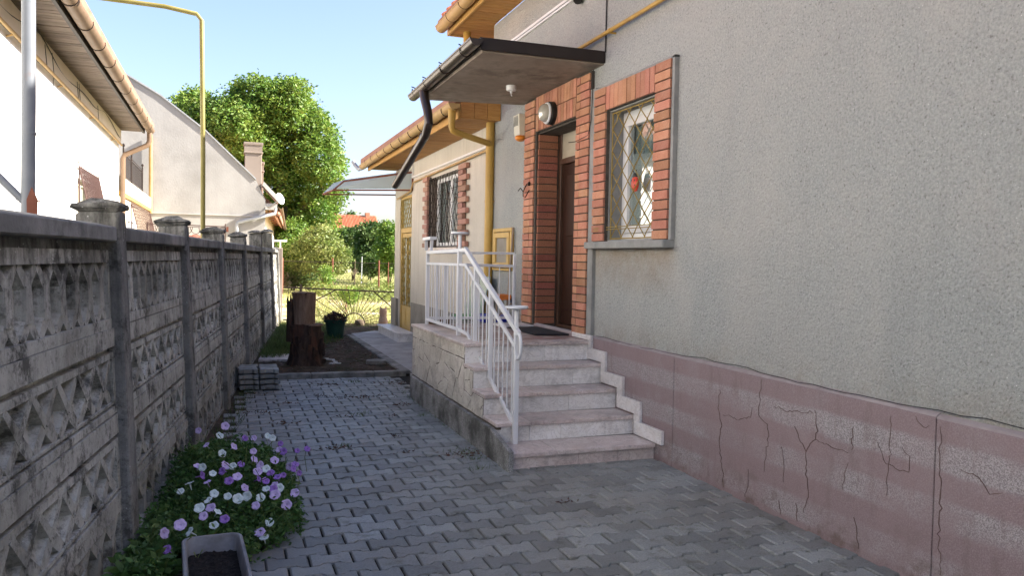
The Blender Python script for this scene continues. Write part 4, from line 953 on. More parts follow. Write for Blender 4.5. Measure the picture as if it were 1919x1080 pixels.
# ------------------------------------------------------------------ railing
rl = thing('stair_railing', (2.02, 7.2, .79), 'white painted steel railing around the landing and down the marble steps', 'railing')
def sq(a, b, wd=.032, th=.032, name='rail'): MB().bar(a, b, wd, th, (0, 0, 1) if abs(Vector(b).normalized().z) < 2 and (Vector(b)-Vector(a)).normalized().z**2 < .9 else (1, 0, 0)).build(name, 'whitep', rl, bevel=.002)
X = 2.02
sq((X, 8.40, .79), (X, 8.40, 1.56), name='post'); sq((X, 7.15, .79), (X, 7.15, 1.59), .04, .04, name='post'); sq((X, 5.575, .135), (X, 5.575, .965), .036, .036, name='post'); sq((3.0, 8.40, .79), (3.0, 8.40, 1.56), .028, .028, 'post')
sq((X, 8.42, 1.555), (X, 6.96, 1.575)); sq((X, 8.40, 1.438), (X, 6.95, 1.442), .025, .02); sq((X, 8.40, .845), (X, 7.15, .845), .03, .02); sq((X, 7.15, .845), (X, 6.86, .83), .03, .02); sq((X, 6.86, .83), (X, 6.70, .755), .03, .02)
sq((X, 8.40, 1.555), (3.0, 8.40, 1.565), .025, .02); sq((X, 8.40, 1.435), (3.0, 8.40, 1.425), .03, .02); sq((X, 8.40, .855), (3.0, 8.40, .855), .03, .02)
sq((X, 6.965, 1.585), (X, 5.53, .955), .04, .03, 'handrail'); sq((X, 6.96, 1.445), (X, 5.59, .85), .03, .02); sq((X, 6.645, .725), (X, 5.565, .255), .036, .02)
m = MB(); pts = [(X-.006, 5.545+.001*j, .965-.0*j) for j in (0,)]
for j in range(12):
    t = math.pi*(.5-1.05*j/11); pts.append((X, 5.53-.045*math.cos(t), .865+.09*math.sin(t)))
m.tube([(X, 5.60, .988)]+pts[1:], .013, 8); m.tube([(X-.02, 5.545, .78), (X+.02, 5.545, .78)], .02, 8); m.build('curled_end', 'whitep', rl, smooth=True)
y = 8.31; i = 0
while y > 7.2:
    big = i in (3, 6)
    if big: sq((X, y, .85), (X, y, 1.435), .028, .012, 'baluster')
    else: MB().tube([(X, y, .85), (X, y, 1.435)], .0055, 6).build('baluster', 'whitep', rl)
    y -= .108; i += 1
y = 7.06; i = 0
topz = lambda y: .85+(y-5.59)*(1.445-.85)/(6.96-5.59) if y < 6.96 else 1.44
def botz(y): return .255+(y-5.565)*(.725-.255)/(6.645-5.565) if y < 6.65 else (.755+(y-6.70)*.47 if y < 6.86 else .84)
while y > 5.65:
    zb = botz(y)
    if i in (4, 8): sq((X, y, zb), (X, y, topz(y)+.13), .034, .034, 'baluster')
    else: MB().tube([(X, y, zb), (X, y, topz(y))], .0062, 6).build('baluster', 'whitep', rl)
    y -= .1075; i += 1
x = 2.12; i = 0
while x < 2.95:
    big = i in (1, 4); MB().tube([(x, 8.40, .855), (x, 8.40, 1.43)], .009 if big else .006, 6).build('baluster', 'whitep', rl); x += .118; i += 1
for (y, z0_, h_, rr) in ((7.15, 1.59, .135, .085), (5.585, .985, .155, .085)):
    MB().tube([(X, y, z0_), (X, y, z0_+h_)], .017, 8).build('stub', 'whitep', rl, smooth=True)
    MB().lathe((X, y, z0_+h_), [(.001, -.006), (rr*.75, -.006), (rr, .002), (rr, .016), (rr*.9, .016), (rr*.88, .004), (.001, .003)], 24).build('dish', 'whitep', rl, smooth=True)
m = MB(); m.bar((X, 8.25, 1.575), (X, 8.22, 1.70), .03, .02, (1, 0, 0)); m.bar((X, 8.50, 1.70), (X, 8.16, 1.705), .03, .07, (0, 0, 1)); m.bar((X, 8.47, 1.58), (X, 8.48, 1.70), .03, .02, (1, 0, 0)); m.build('flat_bracket', 'whitep', rl)

# ------------------------------------------------------------------ things on the landing and against the wall
MB().box(2.62, 3.05, 8.475, 10.0, .0, .788).build('rear_block', 'mortar', stp, bevel=.004)
g_ = MB(); g_.hexa([(2.86, 9.20, .7895), (2.872, 9.20, .7895), (2.872, 9.90, .7895), (2.86, 9.90, .7895), (2.985, 9.22, 1.285), (2.997, 9.22, 1.285), (2.997, 9.92, 1.285), (2.985, 9.92, 1.285)])
tag(g_.build('glass_sheet', 'glass_g'), 'greenish glass sheet leaning on the wall behind the white railing', 'glass')
st_ = thing('orange_stool', (2.93, 8.68, .79), 'small orange plastic stool on thin legs beside the yellow downpipe', 'stool')
MB().box(2.84, 3.03, 8.56, 8.82, 1.04, 1.10).build('seat', 'orange_p', st_, bevel=.008)
for a, b in ((2.86, 8.58), (3.01, 8.58), (2.86, 8.80), (3.01, 8.80)): MB().tube([(a, b, .792), (a, b, 1.04)], .009, 6).build('leg', 'woodstick', st_)
c_ = MB(); c_.hexa([(2.70, 8.52, .792), (2.96, 8.52, .792), (2.96, 8.86, .792), (2.70, 8.86, .792), (2.68, 8.50, .86), (2.98, 8.50, .86), (2.98, 8.88, .86), (2.68, 8.88, .86)]); c_.tube([(2.68, 8.50, .86), (2.98, 8.50, .86), (2.98, 8.88, .86), (2.68, 8.88, .86), (2.68, 8.50, .86)], .009, 6)
tag(c_.build('blue_tub', 'blue'), 'shallow blue plastic tub on the landing under the orange stool', 'tub')
c_ = MB(); c_.hexa([(2.56, 8.9, .792), (2.80, 8.9, .792), (2.80, 9.3, .792), (2.56, 9.3, .792), (2.54, 8.88, .835), (2.82, 8.88, .835), (2.82, 9.32, .835), (2.54, 9.32, .835)]); tag(c_.build('green_tray', 'green_p', bevel=.006), 'green plastic tray at the foot of the glass sheet', 'tray')
c_ = MB(); c_.lathe((2.16, 8.55, .79), [(.001, .001), (.11, .001), (.135, .05), (.13, .055), (.11, .02), (.001, .018)], 20); c_.v = [(x, y-.12, z+.0015) for x, y, z in c_.v]; tag(c_.build('wicker_dish', 'brown_p', smooth=True), 'brown wicker dish behind the corner post of the white railing', 'dish')
br = thing('broom', (2.98, 9.2, .79), 'old broom with long grey stick standing beside the yellow downpipe', 'broom')
MB().tube([(2.99, 8.60, .9), (3.055, 8.62, 1.86)], .012, 8).build('stick', 'woodstick', br); m = MB()
for i in range(40): a = random.uniform(-.05, .05); m.tube([(2.985, 8.60+a*.3, .93), (2.98+random.gauss(0, .015), 8.60+a, .795)], .003, 3)
m.build('bristles', 'woodstick', br)
sk_ = MB(); sk_.tube([(2.72, 8.3, .814), (2.95, 8.33, 1.02)], .006, 5); tag(sk_.build('thin_stick', 'woodstick'), 'thin stick leaning at the foot of the left brick pier of the door', 'stick')

# ================================================================== SOIL BED AND GATE
# tree stump
sx, sy = 1.0, 11.08
stump = thing('tree_stump', (sx, sy, 0), 'tall dark brown tree stump sawn at two levels, standing in the soil bed', 'stump')
def ringtube(m, cx_, cy_, zs, rf, n=26, lean=(0, 0), top=True, topn=.02, ph=0.):
    vs = []
    for k_, z in enumerate(zs):
        for j in range(n):
            t = 2*math.pi*j/n; r = rf(z, t)*(1+.10*mnoise.noise((math.cos(t)*1.7+ph, math.sin(t)*1.7, z*2.2))+.05*mnoise.noise((math.cos(t)*5+ph, math.sin(t)*5, z*5)))
            vs.append((cx_+lean[0]*z+r*math.cos(t), cy_+lean[1]*z+r*math.sin(t), z+(random.gauss(0, topn) if k_ == len(zs)-1 else 0)))
    k_ = len(zs); fs = [(i*n+j, i*n+(j+1) % n, (i+1)*n+(j+1) % n, (i+1)*n+j) for i in range(k_-1) for j in range(n)]
    m.add(vs, fs); return n*(k_-1)
m = MB(); zs = list(np.linspace(-.03, .585, 16)); q0 = len(m.v); b0 = ringtube(m, sx+.02, sy, zs, lambda z, t: .195+.065*max(0, (.30-z)/.3)**1.5+.02*math.sin(5*t)*max(0, .4-z), topn=.006)
b = m.build('lower_trunk', 'bark', stump, smooth=True)
m = MB(); ringtube(m, sx+.055, sy-.01, [.565, .572, .585, .592], lambda z, t: .185 if z < .59 else .001, topn=.0); m.build('lower_cut', 'cutwood', stump, smooth=True)
m = MB(); ringtube(m, sx-.01, sy+.07, list(np.linspace(.3, 1.0, 14)), lambda z, t: .165-.012*z, topn=.012); m.build('upper_trunk', 'cutwood', stump, smooth=True)
m = MB(); ringtube(m, sx-.01, sy+.07, [.975, 1.0, 1.015], lambda z, t: .158 if z < 1.01 else .001, topn=.0); m.build('top_cut', 'cutwood', stump)
m = MB(); ringtube(m, sx-.175, sy, list(np.linspace(.35, .93, 9)), lambda z, t: .055-.03*(z-.35), lean=(-.03, 0), n=12, topn=.03); m.build('side_shoot', 'bark', stump, smooth=True)
m = MB()
for i in range(26):
    t = random.uniform(math.pi, 2*math.pi)+.3; z = random.uniform(.05, .5); r = .212+.05*max(0, (.3-z)/.3)**1.5
    p = Vector((sx+.02+r*math.cos(t), sy+r*math.sin(t), z)); e = Vector((-math.sin(t), math.cos(t), 0)); o_ = Vector((math.cos(t), math.sin(t), 0)); h_ = random.uniform(.05, .16); w_ = random.uniform(.012, .03)
    m.hexa([p-e*w_-o_*.02, p-e*w_+o_*.012, p+e*w_+o_*.012, p+e*w_-o_*.02]+[p+Vector((0, 0, h_))+q for q in (-e*w_-o_*.02, -e*w_+o_*.02, e*w_+o_*.02, e*w_-o_*.02)])
m.build('bark_flakes', 'bark', stump, kind='stuff')
# green pot
pt = thing('flower_pot', (1.83, 14.5, .03), 'dark green flower pot holding a dead brown heather beside the path', 'pot')
MB().lathe((1.83, 14.5, .03), [(.13, 0), (.175, .30), (.195, .30), (.20, .345), (.18, .345), (.17, .30), (.001, .29)], 22).build('pot', 'greenpot', pt, smooth=True)
npmesh('heather', clumps([(1.83, 14.5, .40, .2, .2, .10)], 260, 7, .035, .02), 4, 'leaf_b', pt)
# sunk ring, slabs, stones, litter
MB_ = MB().lathe((1.93, 10.93, .045), [(.135, 0), (.135, .045), (.12, .05), (.085, .045), (.08, .02), (.001, .02)], 24)
tag(MB_.build('stone_dish', 'kerb', smooth=True), 'round grey concrete dish sunk in the soil near the path edge', 'dish')
s_ = MB(); s_.cbox((.66, 11.72, .052), (.42, .62, .05), -.1); tag(s_.build('pink_slab', 'mar_p', bevel=.006), 'pinkish square slab lying in the soil left of the stump', 'slab')
m = MB()
for i in range(7): m.cbox((1.36+random.uniform(-.08, .1), 11.0+random.uniform(-.2, .15), .06+.008*i), (random.uniform(.04, .12), random.uniform(.02, .06), .012), random.uniform(0, 3))
tag(m.build('broken_shards', 'white_st'), 'white broken shards on the soil at the right foot of the stump', 'shards')
MB_ = MB().lathe((2.66, 17.12, .0), [(.001, .0), (.09, .02), (.11, .08), (.085, .15), (.03, .175), (.001, .18)], 14); tag(MB_.build('round_stone', 'trunk', smooth=True), 'round brown stone lying under the arch of the iron gate', 'stone')
cs = thing('garden_figure', (3.0, 16.6, 0), 'small tan clay figure with two pointed ears behind the marble step', 'figure')
MB().lathe((3.01, 16.3, .0), [(.07, 0), (.10, .08), (.095, .2), (.07, .30), (.075, .34), (.08, .40), (.05, .45), (.001, .46)], 16).build('body', 'cat', cs, smooth=True)
for dx in (-.05, .05): MB().lathe((3.01+dx, 16.3, .43), [(.028, 0), (.016, .035), (.001, .075)], 8).build('ear', 'cat', cs)
# litter on soil and pavers
def litter(n, x0, x1, y0, y1, z, size, mat, name, label=None):
    P = np.stack([rng.uniform(x0, x1, n), rng.uniform(y0, y1, n), np.full(n, z)+rng.random(n)*.012], 1)
    v = leaves(P, size); v[:, 2] = z+(v[:, 2]-z)*.25+.004; v[:, 2] = np.maximum(v[:, 2], z); return npmesh(name, v, 4, mat, kind='stuff')
o = litter(1500, .42, 2.05, 10.2, 15.5, .052, .06, 'leaf_b', 'leaf_litter'); tag(o, 'dry brown leaves scattered over the dark soil bed', 'leaves')
m = []
for (u, v, sp_, n) in ((610, 722, .10, 50), (740, 720, .10, 40), (600, 743, .05, 24), (636, 746, .09, 30), (690, 746, .12, 60), (540, 757, .06, 30), (490, 775, .08, 40), (530, 795, .07, 30), (655, 782, .04, 20), (738, 781, .03, 20), (630, 841, .08, 40), (880, 851, .09, 50), (760, 760, .06, 30), (1063, 943, .05, 16), (745, 818, .03, 14), (760, 850, .03, 14), (875, 855, .1, 40), (480, 740, .06, 20)):
    p = at(u, v, 2, .02); P = np.stack([p.x+rng.normal(size=n)*sp_, p.y+rng.normal(size=n)*sp_*.5, .022+rng.random(n)*.012], 1); m.append(leaves(P, .035, asp=.3))
m = np.concatenate(m); m[:, 2] = np.clip(m[:, 2], .0195, .045); o = npmesh('paver_litter', m, 4, 'leaf_b', kind='stuff'); tag(o, 'small dark leaf scraps lying in patches on the pavers', 'leaves')
P = []
for (u, v, sp_, n) in ((675, 778, .06, 60), (665, 716, .05, 40), (875, 850, .08, 60), (640, 838, .03, 25), (790, 780, .03, 20), (890, 862, .05, 40), (500, 1010, .10, 60), (905, 880, .04, 30)):
    p = at(u, v, 2, .02); P.append(np.stack([p.x+rng.normal(size=n)*sp_, p.y+rng.normal(size=n)*sp_*.6, np.full(n, .01)], 1))
for y in np.arange(5.3, 9.9, .06): P.append(np.array([[1.84+random.gauss(0, .008), y, .005]]*random.randint(0, 3)).reshape(-1, 3))
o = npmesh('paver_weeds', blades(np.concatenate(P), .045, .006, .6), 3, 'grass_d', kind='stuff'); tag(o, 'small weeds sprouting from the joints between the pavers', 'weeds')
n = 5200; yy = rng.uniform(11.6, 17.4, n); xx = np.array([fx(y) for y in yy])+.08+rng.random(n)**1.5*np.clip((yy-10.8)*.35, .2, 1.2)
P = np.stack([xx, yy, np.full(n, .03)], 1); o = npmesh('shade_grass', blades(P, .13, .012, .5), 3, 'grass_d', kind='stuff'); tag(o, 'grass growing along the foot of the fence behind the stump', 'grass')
n = 900; P = np.stack([rng.uniform(1.6, 3.0, n), 16.55+rng.random(n)*.7, np.full(n, .0)], 1); o = npmesh('gate_grass', blades(P, .08, .01, .5), 3, 'grass_d', kind='stuff'); tag(o, 'strip of grass between the path end and the iron gate', 'grass')
# spare paver piles
def spare(x, y, z, rot, lab):
    o = put(pme, 'spare_paver', None, (x, y, z), (random.gauss(0, .01), random.gauss(0, .01), rot)); return tag(o, lab, 'paver', 'spare pavers stacked in two piles by the fence')
ordn = ['bottom', 'second', 'third', 'top']
for pi, (bx, nl) in enumerate(((.235, 4), (.455, 4))):
    for L in range(nl):
        for r in range(3):
            x, y = bx+random.gauss(0, .006), 9.20+r*.148+random.gauss(0, .004)
            lab = 'grey spare paver in the %s layer of the %s pile, %s' % (ordn[L], ('left', 'right')[pi], ('facing the camera', 'in the middle row', 'in the back row')[r])
            spare(x, y, .076+L*.0595, random.gauss(0, .015), lab)
# iron gate with sunburst
gt_ = thing('iron_gate', (2.4, 17.3, 0), 'low rusty iron gate with sunburst bars and half round arch before the sunny garden', 'gate')
gp = lambda x: .832-.040*(x-1.13); gy = 17.3
MB().bar((1.12, gy, gp(1.12)), (3.45, gy, gp(3.45)), .03, .03).build('top_rail', 'iron', gt_)
MB().bar((1.48, gy, .06), (3.45, gy, .045), .03, .03).build('bottom_rail', 'iron', gt_); MB().bar((1.12, gy, .16), (1.46, gy, .15), .025, .025).build('bottom_rail', 'iron', gt_)
MB().box(1.445, 1.49, gy-.022, gy+.022, -.02, .895).build('post', 'iron', gt_); MB().box(3.43, 3.475, gy-.02, gy+.02, -.02, .8).build('post', 'iron', gt_)
cxg, czg, rg = 2.57, .055, .235
m = MB(); m.tube([(cxg+rg*math.cos(math.pi*j/16), gy, czg+rg*math.sin(math.pi*j/16)) for j in range(17)], .014, 6); m.build('arch', 'iron', gt_)
for i in range(19):
    t = math.pi*(i+.5)/19; dx, dz = math.cos(t), math.sin(t); L = min((gp(2.5)-.02-czg)/max(dz, .01), (3.42-cxg)/dx if dx > 0 else (cxg-1.5)/(-dx+1e-6)); a = Vector((cxg+rg*dx, gy, czg+rg*dz)); b = Vector((cxg+L*dx, gy, czg+L*dz)); m = MB()
    # twisted square bar
    n = max(4, int((b-a).length/.05)); pts = [a.lerp(b, q/n) for q in range(n+1)]; m.tube(pts, [.0085 if q % 2 else .0035 for q in range(n+1)], 5); m.build('ray_bar', 'iron', gt_)
for a, b in (((2.20, gy, gp(2.2)), (1.50, gy, .42)), ((2.98, gy, gp(2.98)), (3.44, gy, .36))): MB().bar(a, b, .022, .012).build('brace', 'iron', gt_)
for x in (1.22, 1.33):
    n = 13; MB().tube([(x, gy, .16+(gp(x)-.16)*q/n) for q in range(n+1)], [.008 if q % 2 else .0035 for q in range(n+1)], 5).build('twisted_bar', 'iron', gt_)
ep = MB(); ep.box(1.02, 1.16, 18.3, 18.45, -.05, 1.66); tag(ep.build('end_pillar', 'pinkish', bevel=.01), 'slim pinkish pillar at the far end of the concrete fence', 'pillar')

# ================================================================== PETUNIAS AND TROUGH
def bed_h(x, y):
    v = 0
    for cx_, cy_, rx, ry, h_ in ((-.02, 5.2, .42, .85, .33), (-.16, 4.35, .34, .55, .23), (.10, 4.7, .29, .55, .26), (-.30, 3.75, .22, .5, .16)):
        q = 1-((x-cx_)/rx)**2-((y-cy_)/ry)**2
        if q > 0: v = max(v, h_*math.sqrt(q))
    return v
FM = [(0,5.664,.354),(-.108,5.236,.329),(.051,5.163,.327),(.16,5.031,.321),(.307,5.032,.323),(-.146,4.841,.302),(.16,4.876,.311),(.271,4.827,.309),(.187,4.77,.304),(.172,4.654,.295),(.001,4.804,.303),(.344,4.692,.301),(.064,4.6,.288),(.099,4.418,.274),(.246,4.415,.277),(.244,4.279,.265),(.146,4.165,.251),(-.065,4.201,.248),(-.096,4.109,.237),(-.196,4.039,.226),(-.26,3.971,.215),(.343,4.279,.267),(.291,4.136,.252),(.153,3.859,.216),(-.088,4.559,.281),(.171,5.318,.338),(-.164,5.588,.348)]
FP = [(.118,5.332,.338),(.33,4.985,.321),(.41,4.976,.322),(.47,5.001,.324),(.362,4.642,.298),(.303,4.559,.29),(.271,4.536,.288),(.244,4.624,.294),(-.014,4.713,.295),(.021,4.544,.283),(.233,4.611,.293),(-.116,4.669,.29),(0,4.047,.233),(.324,5.155,.331),(.388,4.568,.293),(.241,4.364,.272),(-.239,3.808,.194),(.086,4.805,.304),(.173,4.532,.285),(.207,4.492,.283),(.379,4.725,.304)]
FW = [(-.032,5.432,.341),(.256,5.347,.341),(.284,5.293,.338),(-.063,4.687,.292),(.217,4.689,.298),(.043,4.782,.302),(-.176,4.563,.28),(-.215,4.459,.269),(-.051,4.38,.266),(.204,4.375,.272),(.108,4.299,.263),(.172,4.263,.261),(-.117,4.211,.248),(-.032,4.139,.243),(-.047,3.991,.225),(-.151,3.953,.217),(.201,3.951,.229),(.17,3.804,.21),(.014,4.323,.263),(.063,4.278,.26),(-.119,4.809,.3),(.271,4.37,.274),(-.016,5.039,.318),(-.078,4.297,.258)]
PLC = [(-.02, 5.2), (-.15, 4.55), (.17, 4.75), (.12, 4.2), (-.25, 3.9)]
labs = ['petunia plant with mauve and white flowers, farthest of the bed by the fence', 'petunia plant leaning on the fence post with few white flowers', 'petunia plant with dense mauve and purple flowers spilling on the pavers', 'petunia plant with mauve and white flowers just behind the grey trough', 'leafy petunia plant left of the grey trough with two mauve flowers']
plants = [thing('petunia_plant', (x, y, 0), labs[i], 'petunia', 'petunia plants along the fence') for i, (x, y) in enumerate(PLC)]
near = lambda x, y: min(range(5), key=lambda i: (x-PLC[i][0])**2+(y-PLC[i][1])**2)
pts = [[] for _ in PLC]; cnt = 0
while cnt < 5200:
    x, y = random.uniform(-.52, .55), random.uniform(3.2, 6.0)
    if x < fx(y)+.05 or (-.24 < x < .15 and y < 4.02): continue
    h_ = bed_h(x, y)*(.85+.3*mnoise.noise((x*6, y*6, 0)))
    if h_ < .02: continue
    z = h_*random.random()**.45
    c_ = Vector((x, y, z)); k_ = near(x, y); cnt += 1
    for _ in range(6): pts[k_].append((x+random.gauss(0, .025), y+random.gauss(0, .025), max(.01, z+random.gauss(0, .02))))
for i, p in enumerate(pts):
    npmesh('foliage', leaves(np.array(p), .031 if i != 4 else .046, asp=.5), 4, 'leaf_p', plants[i], 'stuff')
def blossom(mat, r=.031):
    m = MB(); n = 30; vs = [(0, 0, -.012)]
    for j in range(n):
        t = 2*math.pi*j/n; vs.append((.007*math.cos(t), .007*math.sin(t), -.002))
    for j in range(n):
        t = 2*math.pi*j/n; rr = r*(.60+.02*math.cos(5*t)); vs.append((rr*math.cos(t), rr*math.sin(t), .0035))
    for j in range(n):
        t = 2*math.pi*j/n; rr = r*(.93+.10*abs(math.cos(2.5*t))**.6-.10); vs.append((rr*math.cos(t), rr*math.sin(t), .002+.0025*math.sin(5*t+1)))
    fs = [(0, 1+j, 1+(j+1) % n) for j in range(n)]
    for k_ in (1, 1+n): fs += [(k_+j, k_+n+j, k_+n+(j+1) % n, k_+(j+1) % n) for j in range(n)]
    m.add(vs, fs); m.tube([(0, 0, -.008), (0.002, 0, -.045)], [.0055, .002], 5); return meshof(m, 'blossom', mat)
bm = {'M': blossom('pm', .034), 'P': blossom('pp', .028), 'W': blossom('pw', .031)}
stm = [MB() for _ in PLC]; toC = CAM
for L, mk in ((FM, 'M'), (FP, 'P'), (FW, 'W')):
    for (x, y, z) in L:
        k_ = near(x, y); P = Vector((x, y, z)); hh = bed_h(x, y)
        # slide along the sight line down to just above the foliage
        d = (P-CAM).normalized(); t = 0
        while P.z > bed_h(P.x, P.y)+.03 and P.z > .09 and t < 40: P += d*.01; t += 1
        dr = Vector((0, -1, .9))*.9+Vector((random.gauss(0, .45), random.gauss(0, .4), random.gauss(0, .35)))
        q = dr.to_track_quat('Z', 'Y').to_euler(); s_ = random.uniform(.68, .98)
        put(bm[mk], 'blossom', plants[k_], P, q, (s_, s_, s_))
        stm[k_].tube([P-dr.normalized()*.03, P-Vector((random.gauss(0, .02), -.02, .06)), (P.x+random.gauss(0, .03), P.y+.03, max(.02, P.z-.16))], .0016, 4)
for i in range(60):
    x, y = random.uniform(-.4, .4), random.uniform(3.7, 5.6); h_ = bed_h(x, y)
    if h_ < .05: continue
    d = Vector((random.gauss(0, .03), random.gauss(0, .03), .035)); stm[near(x, y)].tube([(x, y, h_-.02), Vector((x, y, h_))+d, Vector((x, y, h_))+d*1.9], [.0012, .0016, .0028], 4)
for i, m in enumerate(stm): m.build('stems', 'grass', plants[i], kind='stuff')
n = 900; yy = 3.2+6.3*rng.random(n)**1.8; xx = np.array([fx(y) for y in yy])+.06+rng.random(n)*.16; o = npmesh('fence_weeds', blades(np.stack([xx, yy, np.zeros(n)], 1), .09, .007, .5), 3, 'grass_d', kind='stuff'); tag(o, 'thin weeds at the foot of the concrete fence by the pavers', 'weeds')
m = MB(); N = 40; vs = []
for i in range(N+1):
    y = 2.0+8.0*i/N
    for j in range(9): x = fx(y)-.02+.62*j/8; vs.append((x, y, -.006+.022*max(0, (1-j/8))+.012*mnoise.noise((x*9, y*9, 1))))
m.add(vs, [(i*9+j, i*9+j+1, (i+1)*9+j+1, (i+1)*9+j) for i in range(N) for j in range(8)]); m.build('soil_strip', 'soil', smooth=True, kind='structure')
# planting trough
tr = thing('planting_trough', (-.03, 3.6, .01), 'worn grey plastic trough half filled with black potting soil, in front of the petunias', 'trough')
def rrect(cx_, cy_, w_, l_, r, yaw, z, n=6):
    o_ = []
    for sx_, sy_, a0 in ((1, 1, 0), (-1, 1, 90), (-1, -1, 180), (1, -1, 270)):
        for j in range(n+1):
            t = R(a0+90*j/n); x, y = sx_*(w_/2-r)+r*math.cos(t), sy_*(l_/2-r)+r*math.sin(t)
            o_.append((cx_+x*math.cos(yaw)-y*math.sin(yaw), cy_+x*math.sin(yaw)+y*math.cos(yaw), z))
    return o_
TY = R(3.5); tc = (-.036, 3.62); ring = lambda w_, l_, r, z: rrect(tc[0], tc[1], w_, l_, r, TY, z)
prof = [(.17, .52, .035, .012), (.225, .60, .045, .17), (.255, .63, .05, .172), (.262, .637, .052, .178), (.262, .637, .052, .196), (.254, .629, .05, .201), (.232, .607, .043, .201), (.222, .597, .04, .195), (.205, .575, .035, .10)]
m = MB(); vs = []; 
for p in prof: vs += ring(*p)
n = 28; m.add(vs, [(i*n+j, i*n+(j+1) % n, (i+1)*n+(j+1) % n, (i+1)*n+j) for i in range(len(prof)-1) for j in range(n)]+[tuple(range(n-1, -1, -1))]); m.build('trough_body', 'trough', tr, smooth=True)
m = MB(); NX, NY = 26, 60; vs = []
for i in range(NY+1):
    for j in range(NX+1):
        a, b = (j/NX-.5)*.208, (i/NY-.5)*.58; x = tc[0]+a*math.cos(TY)-b*math.sin(TY); y = tc[1]+a*math.sin(TY)+b*math.cos(TY)
        vs.append((x, y, .128+.010*mnoise.noise((x*14, y*14, 0))+.007*mnoise.noise((x*55, y*55, 0))+.005*mnoise.noise((x*120, y*120, 0))))
m.add(vs, [(i*(NX+1)+j, i*(NX+1)+j+1, (i+1)*(NX+1)+j+1, (i+1)*(NX+1)+j) for i in range(NY) for j in range(NX)]); m.build('soil', 'potsoil', tr, smooth=True)

# ================================================================== LEFT NEIGHBOUR
NX_ = -2.0
nb = thing('white_house', (-3.5, 10, 0), 'bright white neighbour house with grey boarded eave, tan gutter and slanted window grilles', 'house')
m = MB()
for a, b, c, d in quadwall([(12.95, 14.45, 1.4, 2.55)], -4, 17.6, 0, 3.9): m.box(NX_-.3, NX_, a, b, c, d)
m.build('wall', 'lime', nb)
m = MB(); m.box(-10, -2.3, 17.35, 17.6, 0, 3.9); m.box(-10, -2.3, -4, -3.75, 0, 3.9); m.box(-10, -9.7, -3.75, 17.35, 0, 3.9); m.build('rear_walls', 'lime', nb)
m = MB()
for i in range(118): y = 17.75-i*.105; m.box(-2.25, -1.585, y-.1, y-.008+random.uniform(-.003, .003), 3.9+random.uniform(0, .005), 3.925)
m.build('soffit_boards', 'grey_board', nb, kind='stuff')
MB().box(-2.25, -1.585, -4.3, 17.75-118*.105-.005, 3.9, 3.925).build('soffit', 'grey_board', nb)
MB().box(-1.583, -1.545, -4.3, 17.8, 3.885, 4.02).build('fascia', 'fasc_d', nb)
MB().box(-1.9995, -1.955, -3.9, 17.62, 3.62, 3.90).build('cornice', 'cream', nb, bevel=.01)
m = MB(); m.tube([(-1.945, -3, 3.59), (-1.945, 17.6, 3.60)], .02, 8)
for y in (6, 9.0, 11.5, 14, 16.5): m.tube([(-1.945, y, 3.57), (-2, y, 3.55)], .01, 6)
m.build('gas_pipe', 'ochre_g', nb, smooth=True)
m = MB(); pts = []; y = 4.
while y < 17.6: pts.append((-1.95+.01*math.sin(y*2), y, 3.86-.12*abs(math.sin(y*.62))-.03*math.sin(y*2.3))); y += .25
m.tube(pts, .006, 5)
for y in (10.5, 10.9, 12.6, 12.75, 14.5): m.tube([(-1.95, y, 3.84), (-1.95, y+.12, 3.6)], .004, 4)
m.tube([(-1.99, 11.2, 3.6), (-1.992, 11.23, 2.6), (-1.993, 11.27, .5)], .004, 4); m.build('loose_cable', 'cable', nb)
m = MB(); gutter(m, -1.455, -4.3, 17.9, 3.99, 3.97, .082, 14); m.prism([(-1.455+.082*math.cos(math.pi*(1+j/10)), 17.9, 3.97+.082*math.sin(math.pi*(1+j/10))) for j in range(11)], (0, .005, 0)); m.build('gutter', 'tan_g', nb, smooth=True); hooks(6.2, 17.9, .92, -1.455, lambda y: 3.975, .082, nb)
m = MB(); m.tube([(-1.455, 17.72, 3.9), (-1.455, 17.72, 3.72), (-1.50, 17.72, 3.64), (-1.90, 17.66, 3.42), (-1.93, 17.66, 3.34), (-1.93, 17.66, .1)], .05, 12); m.build('downpipe', 'tan_g', nb, smooth=True)
m = MB(); m.prism([(-1.40, -4.4, 3.99), (-6.0, -4.4, 6.9), (-6.0, -4.4, 7.0), (-1.38, -4.4, 4.08)], (0, 22.3, 0)); m.prism([(-10.6, -4.4, 3.99), (-6.002, -4.4, 6.9), (-6.002, -4.4, 7.0), (-10.6, -4.4, 4.08)], (0, 22.3, 0)); m.build('roof', 'tile_d', nb)
wf = MB()
for b in ((12.95, 14.45, 1.4, 1.47), (12.95, 14.45, 2.48, 2.55), (12.95, 13.02, 1.47, 2.48), (14.38, 14.45, 1.47, 2.48), (13.66, 13.73, 1.47, 2.48)): wf.box(-2.14, -2.08, *b)
wf = wf.build('window_frame', 'cream', nb); MB().box(-2.12, -2.114, 13.02, 14.38, 1.47, 2.48).build('pane', 'glass', wf); MB().box(-2.28, -2.27, 12.9, 14.5, 1.3, 2.6).build('curtain', 'curtain', wf)
